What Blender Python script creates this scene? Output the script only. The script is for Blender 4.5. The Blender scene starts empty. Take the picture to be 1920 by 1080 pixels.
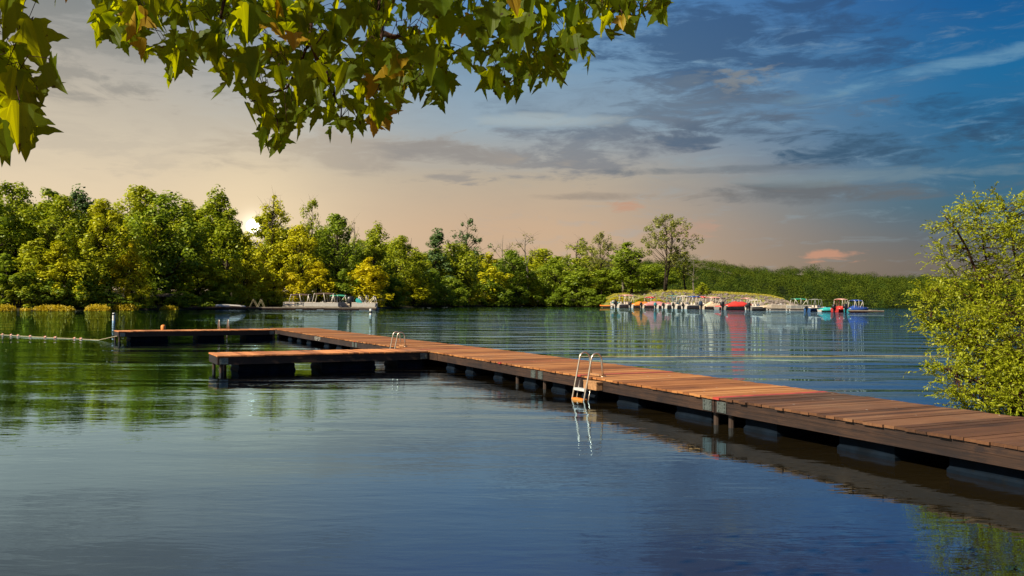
import bpy, math, random
import numpy as np
from mathutils import Vector, Matrix, Quaternion
R = math.radians
sc = bpy.context.scene
col = sc.collection
rnd = random.Random(7)

def lin(r, g, b):
    f = lambda c: (c/255/12.92) if c/255 <= .04045 else ((c/255+.055)/1.055)**2.4
    return (f(r), f(g), f(b), 1.0)

# ------------------------------------------------------------------ camera
F = 1590.0; H = 1.9
PITCH = math.atan(25/F); ROLL = R(0.4)
cd = bpy.data.cameras.new('camera'); cam = bpy.data.objects.new('camera', cd); col.objects.link(cam)
cd.sensor_width = 36; cd.lens = 36*F/1920; cd.clip_start = .05; cd.clip_end = 6000
cam.matrix_world = Matrix.Translation((0, 0, H)) @ Matrix.Rotation(R(90)+PITCH, 4, 'X') @ Matrix.Rotation(ROLL, 4, 'Z')
sc.camera = cam

# ------------------------------------------------------------------ light and exposure
SUN_AZ, SUN_EL = -125.0, 40.0
sdir = Vector((math.sin(R(SUN_AZ))*math.cos(R(SUN_EL)), math.cos(R(SUN_AZ))*math.cos(R(SUN_EL)), math.sin(R(SUN_EL))))
sl = bpy.data.lights.new('sun', 'SUN'); sl.energy = 5.0; sl.angle = R(.6); sl.color = (1, .90, .68)
so = bpy.data.objects.new('sun', sl); col.objects.link(so)
so.rotation_euler = (-sdir).to_track_quat('-Z', 'Y').to_euler(); so.location = (0, 0, 60)
vs = sc.view_settings
vs.view_transform = 'Standard'; vs.look = 'None'; vs.exposure = .8; vs.gamma = 1; vs.use_curve_mapping = False
cy = sc.cycles
cy.max_bounces = 8; cy.diffuse_bounces = 4; cy.glossy_bounces = 3; cy.transmission_bounces = 6; cy.transparent_max_bounces = 8
cy.caustics_reflective = False; cy.caustics_refractive = False; cy.use_denoising = True; cy.sample_clamp_indirect = 6

class NT:
    """small helper for writing node trees"""
    def __init__(s, nt): s.nt = nt; s.n = nt.nodes; s.l = nt.links
    def link(s, a, b):
        if hasattr(a, 'is_output'): s.l.new(a, b)
        else: b.default_value = a
    def node(s, t, **k):
        n = s.n.new(t)
        for a, v in k.items(): setattr(n, a, v)
        return n
    def m(s, op, a, b=None, c=None, clamp=False):
        n = s.node('ShaderNodeMath', operation=op, use_clamp=clamp)
        s.link(a, n.inputs[0])
        if b is not None: s.link(b, n.inputs[1])
        if c is not None: s.link(c, n.inputs[2])
        return n.outputs[0]
    def sm(s, v, a, b, c=0., d=1.):
        n = s.node('ShaderNodeMapRange', interpolation_type='SMOOTHSTEP')
        s.link(v, n.inputs[0])
        for i, q in enumerate((a, b, c, d)): s.link(q, n.inputs[i+1])
        return n.outputs[0]
    def mix(s, f, a, b, mode='MIX'):
        n = s.node('ShaderNodeMix', data_type='RGBA', blend_type=mode)
        s.link(f, n.inputs[0]); s.link(a, n.inputs[6]); s.link(b, n.inputs[7])
        return n.outputs[2]
    def ramp(s, v, stops, interp='LINEAR'):
        n = s.node('ShaderNodeValToRGB'); n.color_ramp.interpolation = interp
        e = n.color_ramp.elements
        while len(e) < len(stops): e.new(.5)
        for q, (p, c) in zip(e, stops): q.position = p; q.color = c
        s.link(v, n.inputs[0]); return n.outputs[0]
    def xyz(s, x, y, z):
        n = s.node('ShaderNodeCombineXYZ')
        for i, q in enumerate((x, y, z)): s.link(q, n.inputs[i])
        return n.outputs[0]
    def noise(s, vec, scale, detail=4, rough=.55, dist=0., out='Fac'):
        n = s.node('ShaderNodeTexNoise'); s.link(vec, n.inputs['Vector'])
        n.inputs['Scale'].default_value = scale; n.inputs['Detail'].default_value = detail
        n.inputs['Roughness'].default_value = rough; n.inputs['Distortion'].default_value = dist
        return n.outputs[out]
    def mapping(s, vec, sc=(1, 1, 1), rot=(0, 0, 0)):
        n = s.node('ShaderNodeMapping'); s.link(vec, n.inputs[0]); n.inputs['Scale'].default_value = sc; n.inputs['Rotation'].default_value = rot
        return n.outputs[0]

# ------------------------------------------------------------------ sky
def az_of(px): return math.atan((px-960)/F)
def el_of(px, py): return math.atan((565+(px-960)*.00698-py)/F*math.cos(az_of(px)))
def build_world():
    w = bpy.data.worlds.new('World'); sc.world = w; w.use_nodes = True
    t = NT(w.node_tree); t.n.clear()
    d = t.node('ShaderNodeTexCoord').outputs['Generated']
    s = t.node('ShaderNodeSeparateXYZ'); t.link(d, s.inputs[0]); x, y, z = s.outputs
    az = t.m('ARCTAN2', x, y); el = t.m('ARCSINE', t.m('MINIMUM', t.m('MAXIMUM', z, -1.), 1.))
    v = t.m('DIVIDE', t.m('MAXIMUM', el, 0.), .6, clamp=True)
    k = .34/.6
    def rp(L): return t.ramp(v, [(p*k, lin(*c)) for p, c in L])
    left = rp([(0, (244, 214, 172)), (.3, (233, 211, 177)), (.5, (214, 200, 176)), (.7, (186, 178, 164)), (1, (122, 134, 140)), (1.25, (112, 146, 178)), (1.7, (80, 122, 172))])
    mid = rp([(0, (206, 174, 140)), (.25, (204, 174, 144)), (.42, (186, 172, 152)), (.6, (150, 168, 180)), (.8, (122, 156, 184)), (1, (92, 140, 188)), (1.3, (86, 138, 190)), (1.7, (60, 112, 176))])
    right = rp([(0, (112, 98, 86)), (.13, (112, 106, 100)), (.3, (68, 106, 126)), (.5, (48, 108, 148)), (.7, (32, 106, 156)), (1, (8, 84, 150)), (1.7, (12, 70, 148))])
    c = t.mix(t.sm(x, -.5, .02), left, mid)
    c = t.mix(t.sm(x, .02, .5), c, right)
    # wind-torn noise fields
    p1 = t.xyz(t.m('MULTIPLY', az, 5.), t.m('MULTIPLY', el, 17.), 0.)
    n1 = t.noise(p1, 1.5, 7, .62, .5); n2 = t.noise(t.xyz(t.m('MULTIPLY', az, 9.), t.m('MULTIPLY', el, 42.), 3.), 1.6, 7, .66, .6)
    nn = t.m('ADD', t.m('MULTIPLY', n1, .6), t.m('MULTIPLY', n2, .4))
    ns = t.m('ADD', t.m('MULTIPLY', t.noise(t.xyz(t.m('MULTIPLY', az, 26.), t.m('MULTIPLY', el, 75.), 7.), 1.3, 6, .6, .4), .7), t.m('MULTIPLY', n2, .3))
    # broad thin cloud
    c = t.mix(t.m('MULTIPLY', t.sm(nn, .44, .66), t.sm(v, .08, .4, 0., .17)), c, t.mix(t.sm(x, -.3, .35), lin(142, 140, 138), lin(66, 92, 124)))
    c = t.mix(t.m('MULTIPLY', t.sm(n2, .52, .72), t.sm(x, -.15, .1, .0, .24)), c, lin(150, 172, 182))
    def cloud(px, py, rx, ry, colr, a, rag=2.2, tilt=0., soft=1.5):
        nonlocal c
        dx = t.m('SUBTRACT', az, az_of(px)); dy = t.m('SUBTRACT', el, el_of(px, py))
        dy = t.m('SUBTRACT', dy, t.m('MULTIPLY', dx, tilt))
        q = t.m('ADD', t.m('POWER', t.m('DIVIDE', dx, rx/F), 2.), t.m('POWER', t.m('DIVIDE', dy, ry/F), 2.))
        q = t.m('ADD', q, t.m('MULTIPLY', t.m('SUBTRACT', nn if rx > 110 else ns, .5), rag*(5.5 if rx > 110 else 7.)))
        c = t.mix(t.sm(q, 1.15, 1.15-soft, 0., a), c, colr)
    D1 = lin(52, 80, 116)
    cloud(1420, 70, 330, 95, D1, .72)
    cloud(1330, 215, 250, 62, lin(92, 110, 130), .75)
    cloud(1120, 275, 330, 48, lin(116, 122, 132), .7, tilt=.10)
    cloud(1390, 245, 170, 30, lin(84, 104, 126), .8)
    cloud(1130, 200, 190, 60, lin(112, 128, 144), .4)
    cloud(1760, 262, 300, 34, lin(58, 88, 114), .9, tilt=-.03)
    cloud(1880, 215, 170, 38, lin(46, 82, 116), .7)
    cloud(1480, 364, 300, 19, lin(104, 108, 112), .85, 1.5)
    cloud(1200, 368, 220, 9, lin(140, 130, 122), .6, 1.2)
    cloud(1330, 318, 200, 8, lin(100, 110, 120), .55, 1.2)
    cloud(700, 290, 310, 46, lin(168, 158, 146), .8, 1.6)
    cloud(820, 285, 120, 36, lin(146, 143, 140), .75, 1.6)
    cloud(300, 240, 300, 70, lin(178, 169, 156), .35)
    cloud(100, 60, 420, 90, lin(112, 116, 116), .4)
    cloud(1050, 225, 150, 14, lin(178, 190, 192), .55, 1.5)
    cloud(1760, 128, 270, 15, lin(116, 158, 184), .62, 1.4, tilt=.14)
    cloud(1390, 148, 70, 22, lin(132, 136, 138), .75, 1.4)
    cloud(1560, 480, 50, 11, lin(204, 150, 122), .8, 1.1)
    cloud(1172, 385, 42, 12, lin(196, 150, 124), .7, 1.2)
    cloud(1290, 425, 60, 22, lin(196, 152, 130), .4, 1.2)
    cloud(1640, 330, 210, 14, lin(132, 150, 156), .4, 1.5)
    # the low sun in a gap of the wood, with its glow in the sky
    a0, e0 = az_of(474), el_of(474, 424)
    sv = (math.sin(a0)*math.cos(e0), math.cos(a0)*math.cos(e0), math.sin(e0))
    dp = t.node('ShaderNodeVectorMath', operation='DOT_PRODUCT'); t.link(d, dp.inputs[0]); dp.inputs[1].default_value = sv
    dot = t.m('MAXIMUM', dp.outputs['Value'], 0.)
    c = t.mix(t.m('MULTIPLY', t.m('POWER', dot, 260.), .5), c, (1.0, .80, .50, 1))
    c = t.mix(t.m('POWER', dot, 11000.), c, (1.5, 1.3, .95, 1))
    c = t.mix(t.sm(dot, math.cos(R(.50)), math.cos(R(.22))), c, (10., 9.2, 7.4, 1))
    c = t.mix(t.sm(z, -.005, -.03), c, lin(60, 66, 52))
    b1 = t.node('ShaderNodeBackground'); t.link(c, b1.inputs[0]); b1.inputs[1].default_value = .575
    sky = t.node('ShaderNodeTexSky', sky_type='NISHITA'); sky.sun_disc = False
    sky.sun_elevation = R(SUN_EL); sky.sun_rotation = R(SUN_AZ)
    b2 = t.node('ShaderNodeBackground'); t.link(sky.outputs[0], b2.inputs[0]); b2.inputs[1].default_value = .06
    ms = t.node('ShaderNodeMixShader'); t.link(t.sm(el, .4, .9), ms.inputs[0]); t.link(b1.outputs[0], ms.inputs[1]); t.link(b2.outputs[0], ms.inputs[2])
    o = t.node('ShaderNodeOutputWorld'); t.link(ms.outputs[0], o.inputs[0])
build_world()

# ------------------------------------------------------------------ measuring helpers: where a point seen in the photo stands on the ground
def ray(px, py):
    x = (px-960)/F; z = -(py-540)/F
    c, s = math.cos(ROLL), math.sin(ROLL)
    x2 = x*c-z*s; z2 = x*s+z*c
    cp, sp = math.cos(PITCH), math.sin(PITCH)
    return Vector((x2, cp-z2*sp, sp+z2*cp))
def ground_at(px, py, z=0.):
    d = ray(px, py); return Vector((0, 0, H))+d*((z-H)/d.z)
def at_depth(px, py, D):
    d = ray(px, py); return Vector((0, 0, H))+d*(D/d.y)
def hor(px): return 565+(px-960)*.00698

# ------------------------------------------------------------------ mesh helpers
class MB:
    def __init__(s): s.v = []; s.f = []; s.mi = []; s.cur = 0
    def add(s, vs, fs):
        o = len(s.v); s.v += [tuple(q) for q in vs]; s.f += [tuple(i+o for i in f) for f in fs]; s.mi += [s.cur]*len(fs)
    def box(s, c, h, rot=None):
        """box from centre and half sizes, rot a Matrix (3x3) or an angle about z"""
        if rot is None: rot = Matrix.Identity(3)
        elif not isinstance(rot, Matrix): rot = Matrix.Rotation(rot, 3, 'Z')
        c = Vector(c); vs = [c+rot @ Vector((sx*h[0], sy*h[1], sz*h[2])) for sz in (-1, 1) for sy in (-1, 1) for sx in (-1, 1)]
        s.add(vs, [(0, 2, 3, 1), (4, 5, 7, 6), (0, 1, 5, 4), (2, 6, 7, 3), (0, 4, 6, 2), (1, 3, 7, 5)])
    def tube(s, pts, r, n=7, cap=True):
        pts = [Vector(p) for p in pts]
        rs = r if isinstance(r, (list, tuple)) else [r]*len(pts)
        vs = []; up = Vector((.13, .27, .95)).normalized()
        for i, p in enumerate(pts):
            d = (pts[min(i+1, len(pts)-1)]-pts[max(i-1, 0)]).normalized()
            a = d.cross(up)
            if a.length < .1: a = d.cross(Vector((1, 0, 0)))
            a.normalize(); b = d.cross(a).normalized()
            if i and False: pass
            for k in range(n):
                q = 2*math.pi*k/n; vs.append(p+(a*math.cos(q)+b*math.sin(q))*rs[i])
        fs = [(i*n+k, i*n+(k+1) % n, (i+1)*n+(k+1) % n, (i+1)*n+k) for i in range(len(pts)-1) for k in range(n)]
        if cap: fs += [tuple(range(n))[::-1], tuple(range((len(pts)-1)*n, len(pts)*n))]
        s.add(vs, fs)
    def lathe(s, c, prof, n=12):
        c = Vector(c); vs = []
        for r, z in prof:
            for k in range(n): q = 2*math.pi*k/n; vs.append(c+Vector((r*math.cos(q), r*math.sin(q), z)))
        m = len(prof)
        fs = [(i*n+k, i*n+(k+1) % n, (i+1)*n+(k+1) % n, (i+1)*n+k) for i in range(m-1) for k in range(n)]
        fs += [tuple(range(n))[::-1], tuple(range((m-1)*n, m*n))]
        s.add(vs, fs)
    def loft(s, secs, close=False, caps=False):
        n = len(secs[0]); vs = [p for q in secs for p in q]; w = n if close else n-1
        fs = [(i*n+k, i*n+(k+1) % n, (i+1)*n+(k+1) % n, (i+1)*n+k) for i in range(len(secs)-1) for k in range(w)]
        if caps: fs += [tuple(range(n))[::-1], tuple(range((len(secs)-1)*n, len(secs)*n))]
        s.add(vs, fs)
    def mesh(s, name, off=(0, 0, 0), smooth=False):
        me = bpy.data.meshes.new(name)
        me.from_pydata([(a-off[0], b-off[1], c-off[2]) for a, b, c in s.v], [], s.f)
        me.polygons.foreach_set('material_index', s.mi)
        if smooth: me.polygons.foreach_set('use_smooth', [True]*len(s.f))
        me.update(); return me

def link(o, parent=None):
    col.objects.link(o)
    if parent is not None: o.parent = parent
    return o
def wloc(o):
    v = Vector((0, 0, 0))
    while o is not None: v = v+o.location; o = o.parent
    return v
def part(name, mb, mats, parent=None, smooth=False, local=False):
    """link one mesh object; world-coordinate geometry is moved into the frame of its parent"""
    off = (0, 0, 0) if (local or parent is None) else wloc(parent)
    me = mb.mesh(name, off, smooth)
    for m in (mats if isinstance(mats, (list, tuple)) else [mats]): me.materials.append(m)
    return link(bpy.data.objects.new(name, me), parent)
def tag(o, label, cat, group=None, kind=None):
    o['label'] = label; o['category'] = cat
    if group: o['group'] = group
    if kind: o['kind'] = kind
    return o
def thing(name, label, cat, loc=(0, 0, 0), rz=0., group=None):
    o = link(bpy.data.objects.new(name, None)); o.location = loc; o.rotation_euler = (0, 0, rz); o.empty_display_size = .3
    return tag(o, label, cat, group)
def copy_tree(o, parent=None):
    c = o.copy(); col.objects.link(c); c.parent = parent
    for ch in list(o.children): copy_tree(ch, c)
    return c
def np_mesh(name, V, Q, smooth=False):
    """mesh from numpy arrays of vertices and quads"""
    me = bpy.data.meshes.new(name)
    me.vertices.add(len(V)); me.vertices.foreach_set('co', V.astype(np.float32).ravel())
    k = Q.shape[1]
    me.loops.add(Q.size); me.loops.foreach_set('vertex_index', Q.astype(np.int32).ravel())
    me.polygons.add(len(Q)); me.polygons.foreach_set('loop_start', np.arange(0, Q.size, k, dtype=np.int32))
    me.polygons.foreach_set('loop_total', np.full(len(Q), k, dtype=np.int32))
    me.update(calc_edges=True); return me

# ------------------------------------------------------------------ materials
def new_mat(name):
    m = bpy.data.materials.new(name); m.use_nodes = True; t = NT(m.node_tree); t.n.clear()
    return m, t
def out(t, sh):
    o = t.node('ShaderNodeOutputMaterial'); t.link(sh, o.inputs[0])
def pbsdf(t, colr, rough=.6, metal=0., normal=None, spec=.5):
    p = t.node('ShaderNodeBsdfPrincipled'); t.link(colr, p.inputs['Base Color']); t.link(rough, p.inputs['Roughness'])
    p.inputs['Metallic'].default_value = metal; p.inputs['Specular IOR Level'].default_value = spec
    if normal is not None: t.link(normal, p.inputs['Normal'])
    return p.outputs[0]
def bump(t, h, dist, strength=1., normal=None):
    b = t.node('ShaderNodeBump'); t.link(h, b.inputs['Height']); b.inputs['Distance'].default_value = dist; t.link(strength, b.inputs['Strength'])
    return b.outputs[0]
def plain(name, c, rough=.5, metal=0., var=.18, scale=3., dirt=None, spec=.5):
    m, t = new_mat(name); pos = t.node('ShaderNodeTexCoord').outputs['Object']
    n = t.noise(pos, scale, 5, .6)
    c2 = tuple(q*(1-var) for q in c[:3])+(1,)
    cc = t.mix(t.sm(n, .3, .7), c2, tuple(c[:3])+(1,))
    if dirt: cc = t.mix(t.sm(t.noise(pos, scale*2.7, 6, .7), .55, .75, 0., .7), cc, dirt)
    out(t, pbsdf(t, cc, rough, metal, None, spec)); return m
def wood(name, stops, rot, along=(.7, 9., 9.), rough=.75, blot=None, drops=False):
    """planks: each plank its own tone, streaked along its grain, with weather stains"""
    m, t = new_mat(name); g = t.node('ShaderNodeNewGeometry')
    pos = t.mapping(t.mapping(g.outputs['Position'], (1, 1, 1), (0, 0, rot)), along); r = g.outputs['Random Per Island']
    n = t.noise(pos, 3.2, 7, .66, .4); n2 = t.noise(g.outputs['Position'], .9, 4, .6)
    f = t.m('ADD', t.m('MULTIPLY', r, .42), t.m('ADD', t.m('MULTIPLY', n, .5), t.m('MULTIPLY', t.m('SUBTRACT', n2, .5), .5)))
    c = t.ramp(f, stops)
    if blot: c = t.mix(t.sm(t.noise(t.mapping(g.outputs['Position'], (1, 1, 2.2)), 3.1, 6, .7), .52, .7, 0., .8), c, blot)
    if drops: c = t.mix(t.sm(t.noise(g.outputs['Position'], 7.5, 3, .55), .72, .75, 0., .75), c, (.55, .52, .46, 1)); c = t.mix(t.sm(t.noise(g.outputs['Position'], .55, 5, .65), .5, .72, 0., .5), c, (.13, .085, .055, 1))
    nb = bump(t, n, .004, .7); out(t, pbsdf(t, c, rough, 0., nb, .3)); return m
def leaf(name, c1, c2, trans=.36, tc=None, spot=None, gloss=.02, patch=None):
    m, t = new_mat(name); g = t.node('ShaderNodeNewGeometry'); oi = t.node('ShaderNodeObjectInfo')
    f = t.m('ADD', t.m('MULTIPLY', g.outputs['Random Per Island'], .6), t.m('MULTIPLY', oi.outputs['Random'], .4))
    c = t.mix(f, c1, c2)
    if patch:                                                     # neighbouring crowns of other kinds
        vo = t.node('ShaderNodeTexVoronoi'); t.link(g.outputs['Position'], vo.inputs['Vector']); vo.inputs['Scale'].default_value = patch[0]
        c = t.mix(t.m('MULTIPLY', t.node('ShaderNodeSeparateColor').outputs[0], 0.) if False else t.sm(t.noise(vo.outputs['Position'], .37, 2), .35, .65, 0., .8), c, patch[1])
    if spot: c = t.mix(t.sm(t.noise(t.node('ShaderNodeTexCoord').outputs['Object'], 11., 4, .6), .35, .7, 0., .6), c, c2)
    if spot: c = t.mix(t.sm(t.noise(t.node('ShaderNodeTexCoord').outputs['Object'], 38., 3, .6), .64, .70), c, spot)
    d = t.node('ShaderNodeBsdfDiffuse'); t.link(c, d.inputs[0])
    tr = t.node('ShaderNodeBsdfTranslucent'); t.link(t.mix(1., c, tc or (1.2, 1.25, .5, 1), 'MULTIPLY'), tr.inputs[0])
    mx = t.node('ShaderNodeMixShader'); mx.inputs[0].default_value = trans; t.link(d.outputs[0], mx.inputs[1]); t.link(tr.outputs[0], mx.inputs[2])
    gl = t.node('ShaderNodeBsdfGlossy'); gl.inputs['Roughness'].default_value = .45; gl.inputs[0].default_value = (.8, .85, .7, 1)
    m2 = t.node('ShaderNodeMixShader'); m2.inputs[0].default_value = gloss; t.link(mx.outputs[0], m2.inputs[1]); t.link(gl.outputs[0], m2.inputs[2])
    out(t, m2.outputs[0]); return m
def bark(name, c1, c2, sc_=6.):
    m, t = new_mat(name); p = t.mapping(t.node('ShaderNodeTexCoord').outputs['Object'], (1, 1, .25))
    n = t.noise(p, sc_, 6, .7); out(t, pbsdf(t, t.mix(t.sm(n, .3, .7), c1, c2), .9, 0., bump(t, n, .02, .6), .2)); return m

DOCK_ROT = math.atan2(.455, .89)            # the way the planks of the walkway lie
M = {}
M['deck'] = wood('red_brown_planks', [(.15, (.08, .026, .008, 1)), (.4, (.25, .092, .028, 1)), (.6, (.37, .148, .047, 1)), (.85, (.45, .225, .085, 1))], -DOCK_ROT, (.5, 7, 7), drops=True)
M['deck_dim'] = wood('vignette_darkened_planks', [(.15, (.03, .014, .008, 1)), (.4, (.095, .040, .018, 1)), (.6, (.150, .066, .030, 1)), (.85, (.22, .115, .058, 1))], -DOCK_ROT, (.5, 7, 7), drops=True)  # near deck: a vignette's darkening is put into the plank colour
M['deck_arm'] = wood('arm_planks', [(.15, (.14, .046, .016, 1)), (.4, (.42, .148, .048, 1)), (.6, (.54, .21, .072, 1)), (.85, (.60, .28, .11, 1))], R(90)-DOCK_ROT, (.5, 7, 7), drops=True)
M['redpaint'] = plain('red_painted_plank', (.42, .05, .03), .6, var=.5, scale=6)
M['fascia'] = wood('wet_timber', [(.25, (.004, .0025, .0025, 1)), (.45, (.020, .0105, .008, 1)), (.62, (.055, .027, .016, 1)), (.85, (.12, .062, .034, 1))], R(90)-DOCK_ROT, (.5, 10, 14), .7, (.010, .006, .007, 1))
M['float'] = plain('dark_blue_plastic', (.0035, .008, .016), .85, var=.6, scale=4, dirt=(.008, .008, .007, 1), spec=.08)
M['galv'] = plain('galvanised_steel', (.16, .18, .17), .5, .6, var=.5, scale=30, dirt=(.07, .05, .035, 1))
M['postwood'] = wood('dark_post', [(.1, (.012, .008, .008, 1)), (.6, (.05, .03, .022, 1)), (.9, (.10, .06, .04, 1))], 0, (6, 6, .6))
M['alu'] = plain('brushed_aluminium', (.62, .52, .42), .34, .85, var=.2, scale=20)
M['steptread'] = plain('pale_ladder_tread', (.55, .55, .56), .5, var=.2, scale=20)
M['orange'] = plain('orange_plastic', (.75, .22, .03), .5, var=.2)
M['blockwood'] = plain('pale_block_wood', (.42, .21, .09), .8, var=.4, scale=20)
M['letter'] = plain('faded_white_paint', (.42, .40, .36), .8, var=.45, scale=60)
M['white'] = plain('white_plastic', (.72, .72, .70), .4, var=.12)
M['black'] = plain('black_paint', (.012, .012, .014), .4)
M['rope'] = plain('pale_rope', (.42, .36, .22), .85, var=.3, scale=40)
M['yrope'] = plain('yellow_rope', (.46, .38, .20), .8, var=.3, scale=6)
M['floatpale'] = plain('pale_pink_float_plastic', (.55, .36, .27), .5, var=.2)
M['darkplank'] = plain('dark_shelter_planks', (.03, .018, .011), .9, var=.5, scale=2)
M['redfloat'] = plain('faded_red_plastic', (.42, .10, .05), .5)
M['bark'] = bark('grey_brown_bark', (.020, .015, .010, 1), (.075, .055, .036, 1))
M['barkpale'] = bark('pale_dead_bark', (.09, .075, .06, 1), (.24, .21, .17, 1))
M['twig'] = bark('red_brown_twig', (.02, .010, .006, 1), (.07, .03, .018, 1), 30)
M['l_dark'] = leaf('dark_green_leaves', (0.101, 0.176, 0.016, 1), (0.322, 0.378, 0.024, 1))
M['l_mid'] = leaf('green_leaves', (0.168, 0.236, 0.013, 1), (0.484, 0.471, 0.020, 1))
M['l_yel'] = leaf('yellow_green_leaves', (0.287, 0.310, 0.010, 1), (0.598, 0.540, 0.014, 1))
M['l_gold'] = leaf('golden_leaves', (0.437, 0.399, 0.008, 1), (0.721, 0.588, 0.013, 1))
M['l_grey'] = leaf('grey_green_leaves', (0.155, 0.180, 0.042, 1), (0.378, 0.353, 0.074, 1))
M['l_pine'] = leaf('blue_green_needles', (0.049, 0.105, 0.039, 1), (0.160, 0.219, 0.061, 1), .25)
M['l_hill'] = leaf('hill_leaves', (.062, .092, .009, 1), (.110, .126, .011, 1), .22, gloss=.0, patch=(.10, (.018, .044, .011, 1)))
M['l_ridge'] = leaf('ridge_leaves', (.030, .055, .030, 1), (.07, .095, .04, 1), .3)
M['l_willow'] = leaf('willow_leaves', (.15, .21, .008, 1), (.50, .50, .022, 1), .45)
M['l_maple'] = leaf('maple_leaves', (.040, .074, .003, 1), (.095, .125, .005, 1), .55, (6.5, 4.6, .35, 1), (.03, .02, .008, 1), .006)
M['l_mapleyel'] = leaf('turning_maple_leaves', (.30, .22, .010, 1), (.52, .27, .012, 1), .5, (1.7, 1.2, .3, 1))
M['grass'] = leaf('sunlit_grass', (.40, .30, .012, 1), (.62, .44, .02, 1), .3)
M['bankblade'] = leaf('bank_grass_blades', (.26, .24, .03, 1), (.44, .36, .05, 1), .3)
M['rock'] = plain('grey_pink_rock', (.27, .21, .18), .85, var=.75, scale=.35)
M['soil'] = plain('dark_shore_soil', (.045, .038, .018), .95, var=.6, scale=.15, dirt=(.07, .085, .012, 1), spec=.05)
M['bankgrass'] = plain('dry_bank_grass', (.20, .19, .035), .95, var=.5, scale=.25, dirt=(.20, .20, .03, 1))
M['hillsoil'] = plain('hill_floor', (.02, .03, .01), 1., var=.4, scale=.05, spec=0.)
def cloth(name, c): return plain(name, c, .8, var=.2, scale=1.2)
for nm, c in dict(c_orange=(.80, .22, .02), c_rose=(.52, .20, .19), c_red=(.62, .03, .02), c_blue=(.01, .05, .26), c_teal=(.02, .36, .36), c_green=(.02, .22, .13),
                  c_tan=(.58, .44, .30), c_cream=(.62, .55, .38), c_brown=(.06, .030, .022), c_grey=(.25, .25, .24), c_pink=(.62, .30, .24), c_navy=(.012, .03, .07)).items(): M[nm] = cloth(nm[2:]+'_canvas', c)
M['h_white'] = plain('white_hull', (.46, .43, .40), .3, var=.12); M['h_grey'] = plain('grey_aluminium_hull', (.30, .29, .28), .4, .3, var=.3)
M['h_tan'] = plain('tan_hull', (.46, .38, .30), .4, var=.2); M['h_red'] = plain('red_hull', (.35, .03, .03), .3); M['h_blue'] = plain('blue_hull', (.03, .08, .2), .3)
M['h_teal'] = plain('teal_panel', (.02, .20, .24), .4); M['rail'] = plain('pale_rails', (.74, .68, .60), .4)
M['dockgrey'] = plain('grey_dock_planks', (.30, .25, .20), .8, var=.4, scale=.8); M['brownplank'] = plain('brown_shore_planks', (.20, .10, .05), .85, var=.4, scale=.8)
M['seat'] = plain('pale_seat_vinyl', (.60, .50, .42), .6)

# ------------------------------------------------------------------ water and lake bed
def water_mat():
    m, t = new_mat('lake_water'); g = t.node('ShaderNodeNewGeometry'); pos = g.outputs['Position']
    s = t.node('ShaderNodeSeparateXYZ'); t.link(pos, s.inputs[0]); X, Y, Z = s.outputs
    breeze = t.noise(t.mapping(pos, (.03, .05, 0)), 1., 3, .5)
    # open water is ruffled, the water by the bank is calm
    open_ = t.m('ADD', t.sm(Y, 8., 26., .16, .62), t.sm(Y, 24., 60., 0., .12))
    amp = t.m('MULTIPLY', open_, t.sm(breeze, .3, .7, .55, 1.25))
    lee = t.sm(t.m('ADD', X, t.m('MULTIPLY', Y, .51)), 8., 11., .55, 1.25)     # beyond the walkway
    amp = t.m('MULTIPLY', amp, lee)
    w1 = t.noise(t.mapping(pos, (.13, .46, 0), (0, 0, R(5))), 1., 2, .45, .4)
    w2 = t.noise(t.mapping(pos, (.9, 2.6, 0), (0, 0, R(-9))), 1., 4, .55, .5)
    w3 = t.noise(t.mapping(pos, (2.6, 7.5, 0), (0, 0, R(12))), 1., 2, .5, .2)
    h = t.m('ADD', t.m('MULTIPLY', t.m('MULTIPLY', w1, .24), amp), t.m('MULTIPLY', t.m('ADD', t.m('MULTIPLY', w2, .022), t.m('MULTIPLY', w3, .010)), t.m('ADD', t.m('MULTIPLY', amp, .55), t.sm(breeze, .3, .7, .07, .22))))
    nb = bump(t, h, 1., 1.)
    fr = t.node('ShaderNodeFresnel'); fr.inputs[0].default_value = 1.5; t.link(nb, fr.inputs[1])
    gl = t.node('ShaderNodeBsdfGlossy'); gl.inputs[0].default_value = (.47, .74, 1., 1); gl.inputs['Roughness'].default_value = .012; t.link(nb, gl.inputs['Normal'])
    df = t.node('ShaderNodeBsdfDiffuse'); df.inputs[0].default_value = (.034, .024, .010, 1)
    tr = t.node('ShaderNodeBsdfTransparent'); tr.inputs[0].default_value = (.55, .50, .40, 1)
    b = t.node('ShaderNodeMixShader'); b.inputs[0].default_value = .5; t.link(tr.outputs[0], b.inputs[1]); t.link(df.outputs[0], b.inputs[2])
    mx = t.node('ShaderNodeMixShader'); t.link(t.m('MULTIPLY_ADD', fr.outputs[0], 1.6, .02, clamp=True), mx.inputs[0]); t.link(b.outputs[0], mx.inputs[1]); t.link(gl.outputs[0], mx.inputs[2])
    out(t, mx.outputs[0]); return m
def bed_mat():
    m, t = new_mat('pebbly_lake_bed'); pos = t.node('ShaderNodeNewGeometry').outputs['Position']
    v = t.node('ShaderNodeTexVoronoi'); t.link(pos, v.inputs['Vector']); v.inputs['Scale'].default_value = 4.5; v.inputs['Randomness'].default_value = 1
    n = t.noise(pos, .8, 5, .6)
    c = t.mix(t.sm(n, .35, .65), (.06, .040, .016, 1), (.20, .11, .06, 1))
    c = t.mix(t.sm(t.m('ADD', v.outputs['Distance'], t.m('MULTIPLY', n, .5)), .42, .30), c, (.60, .32, .20, 1))
    out(t, pbsdf(t, c, .9)); return m
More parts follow.
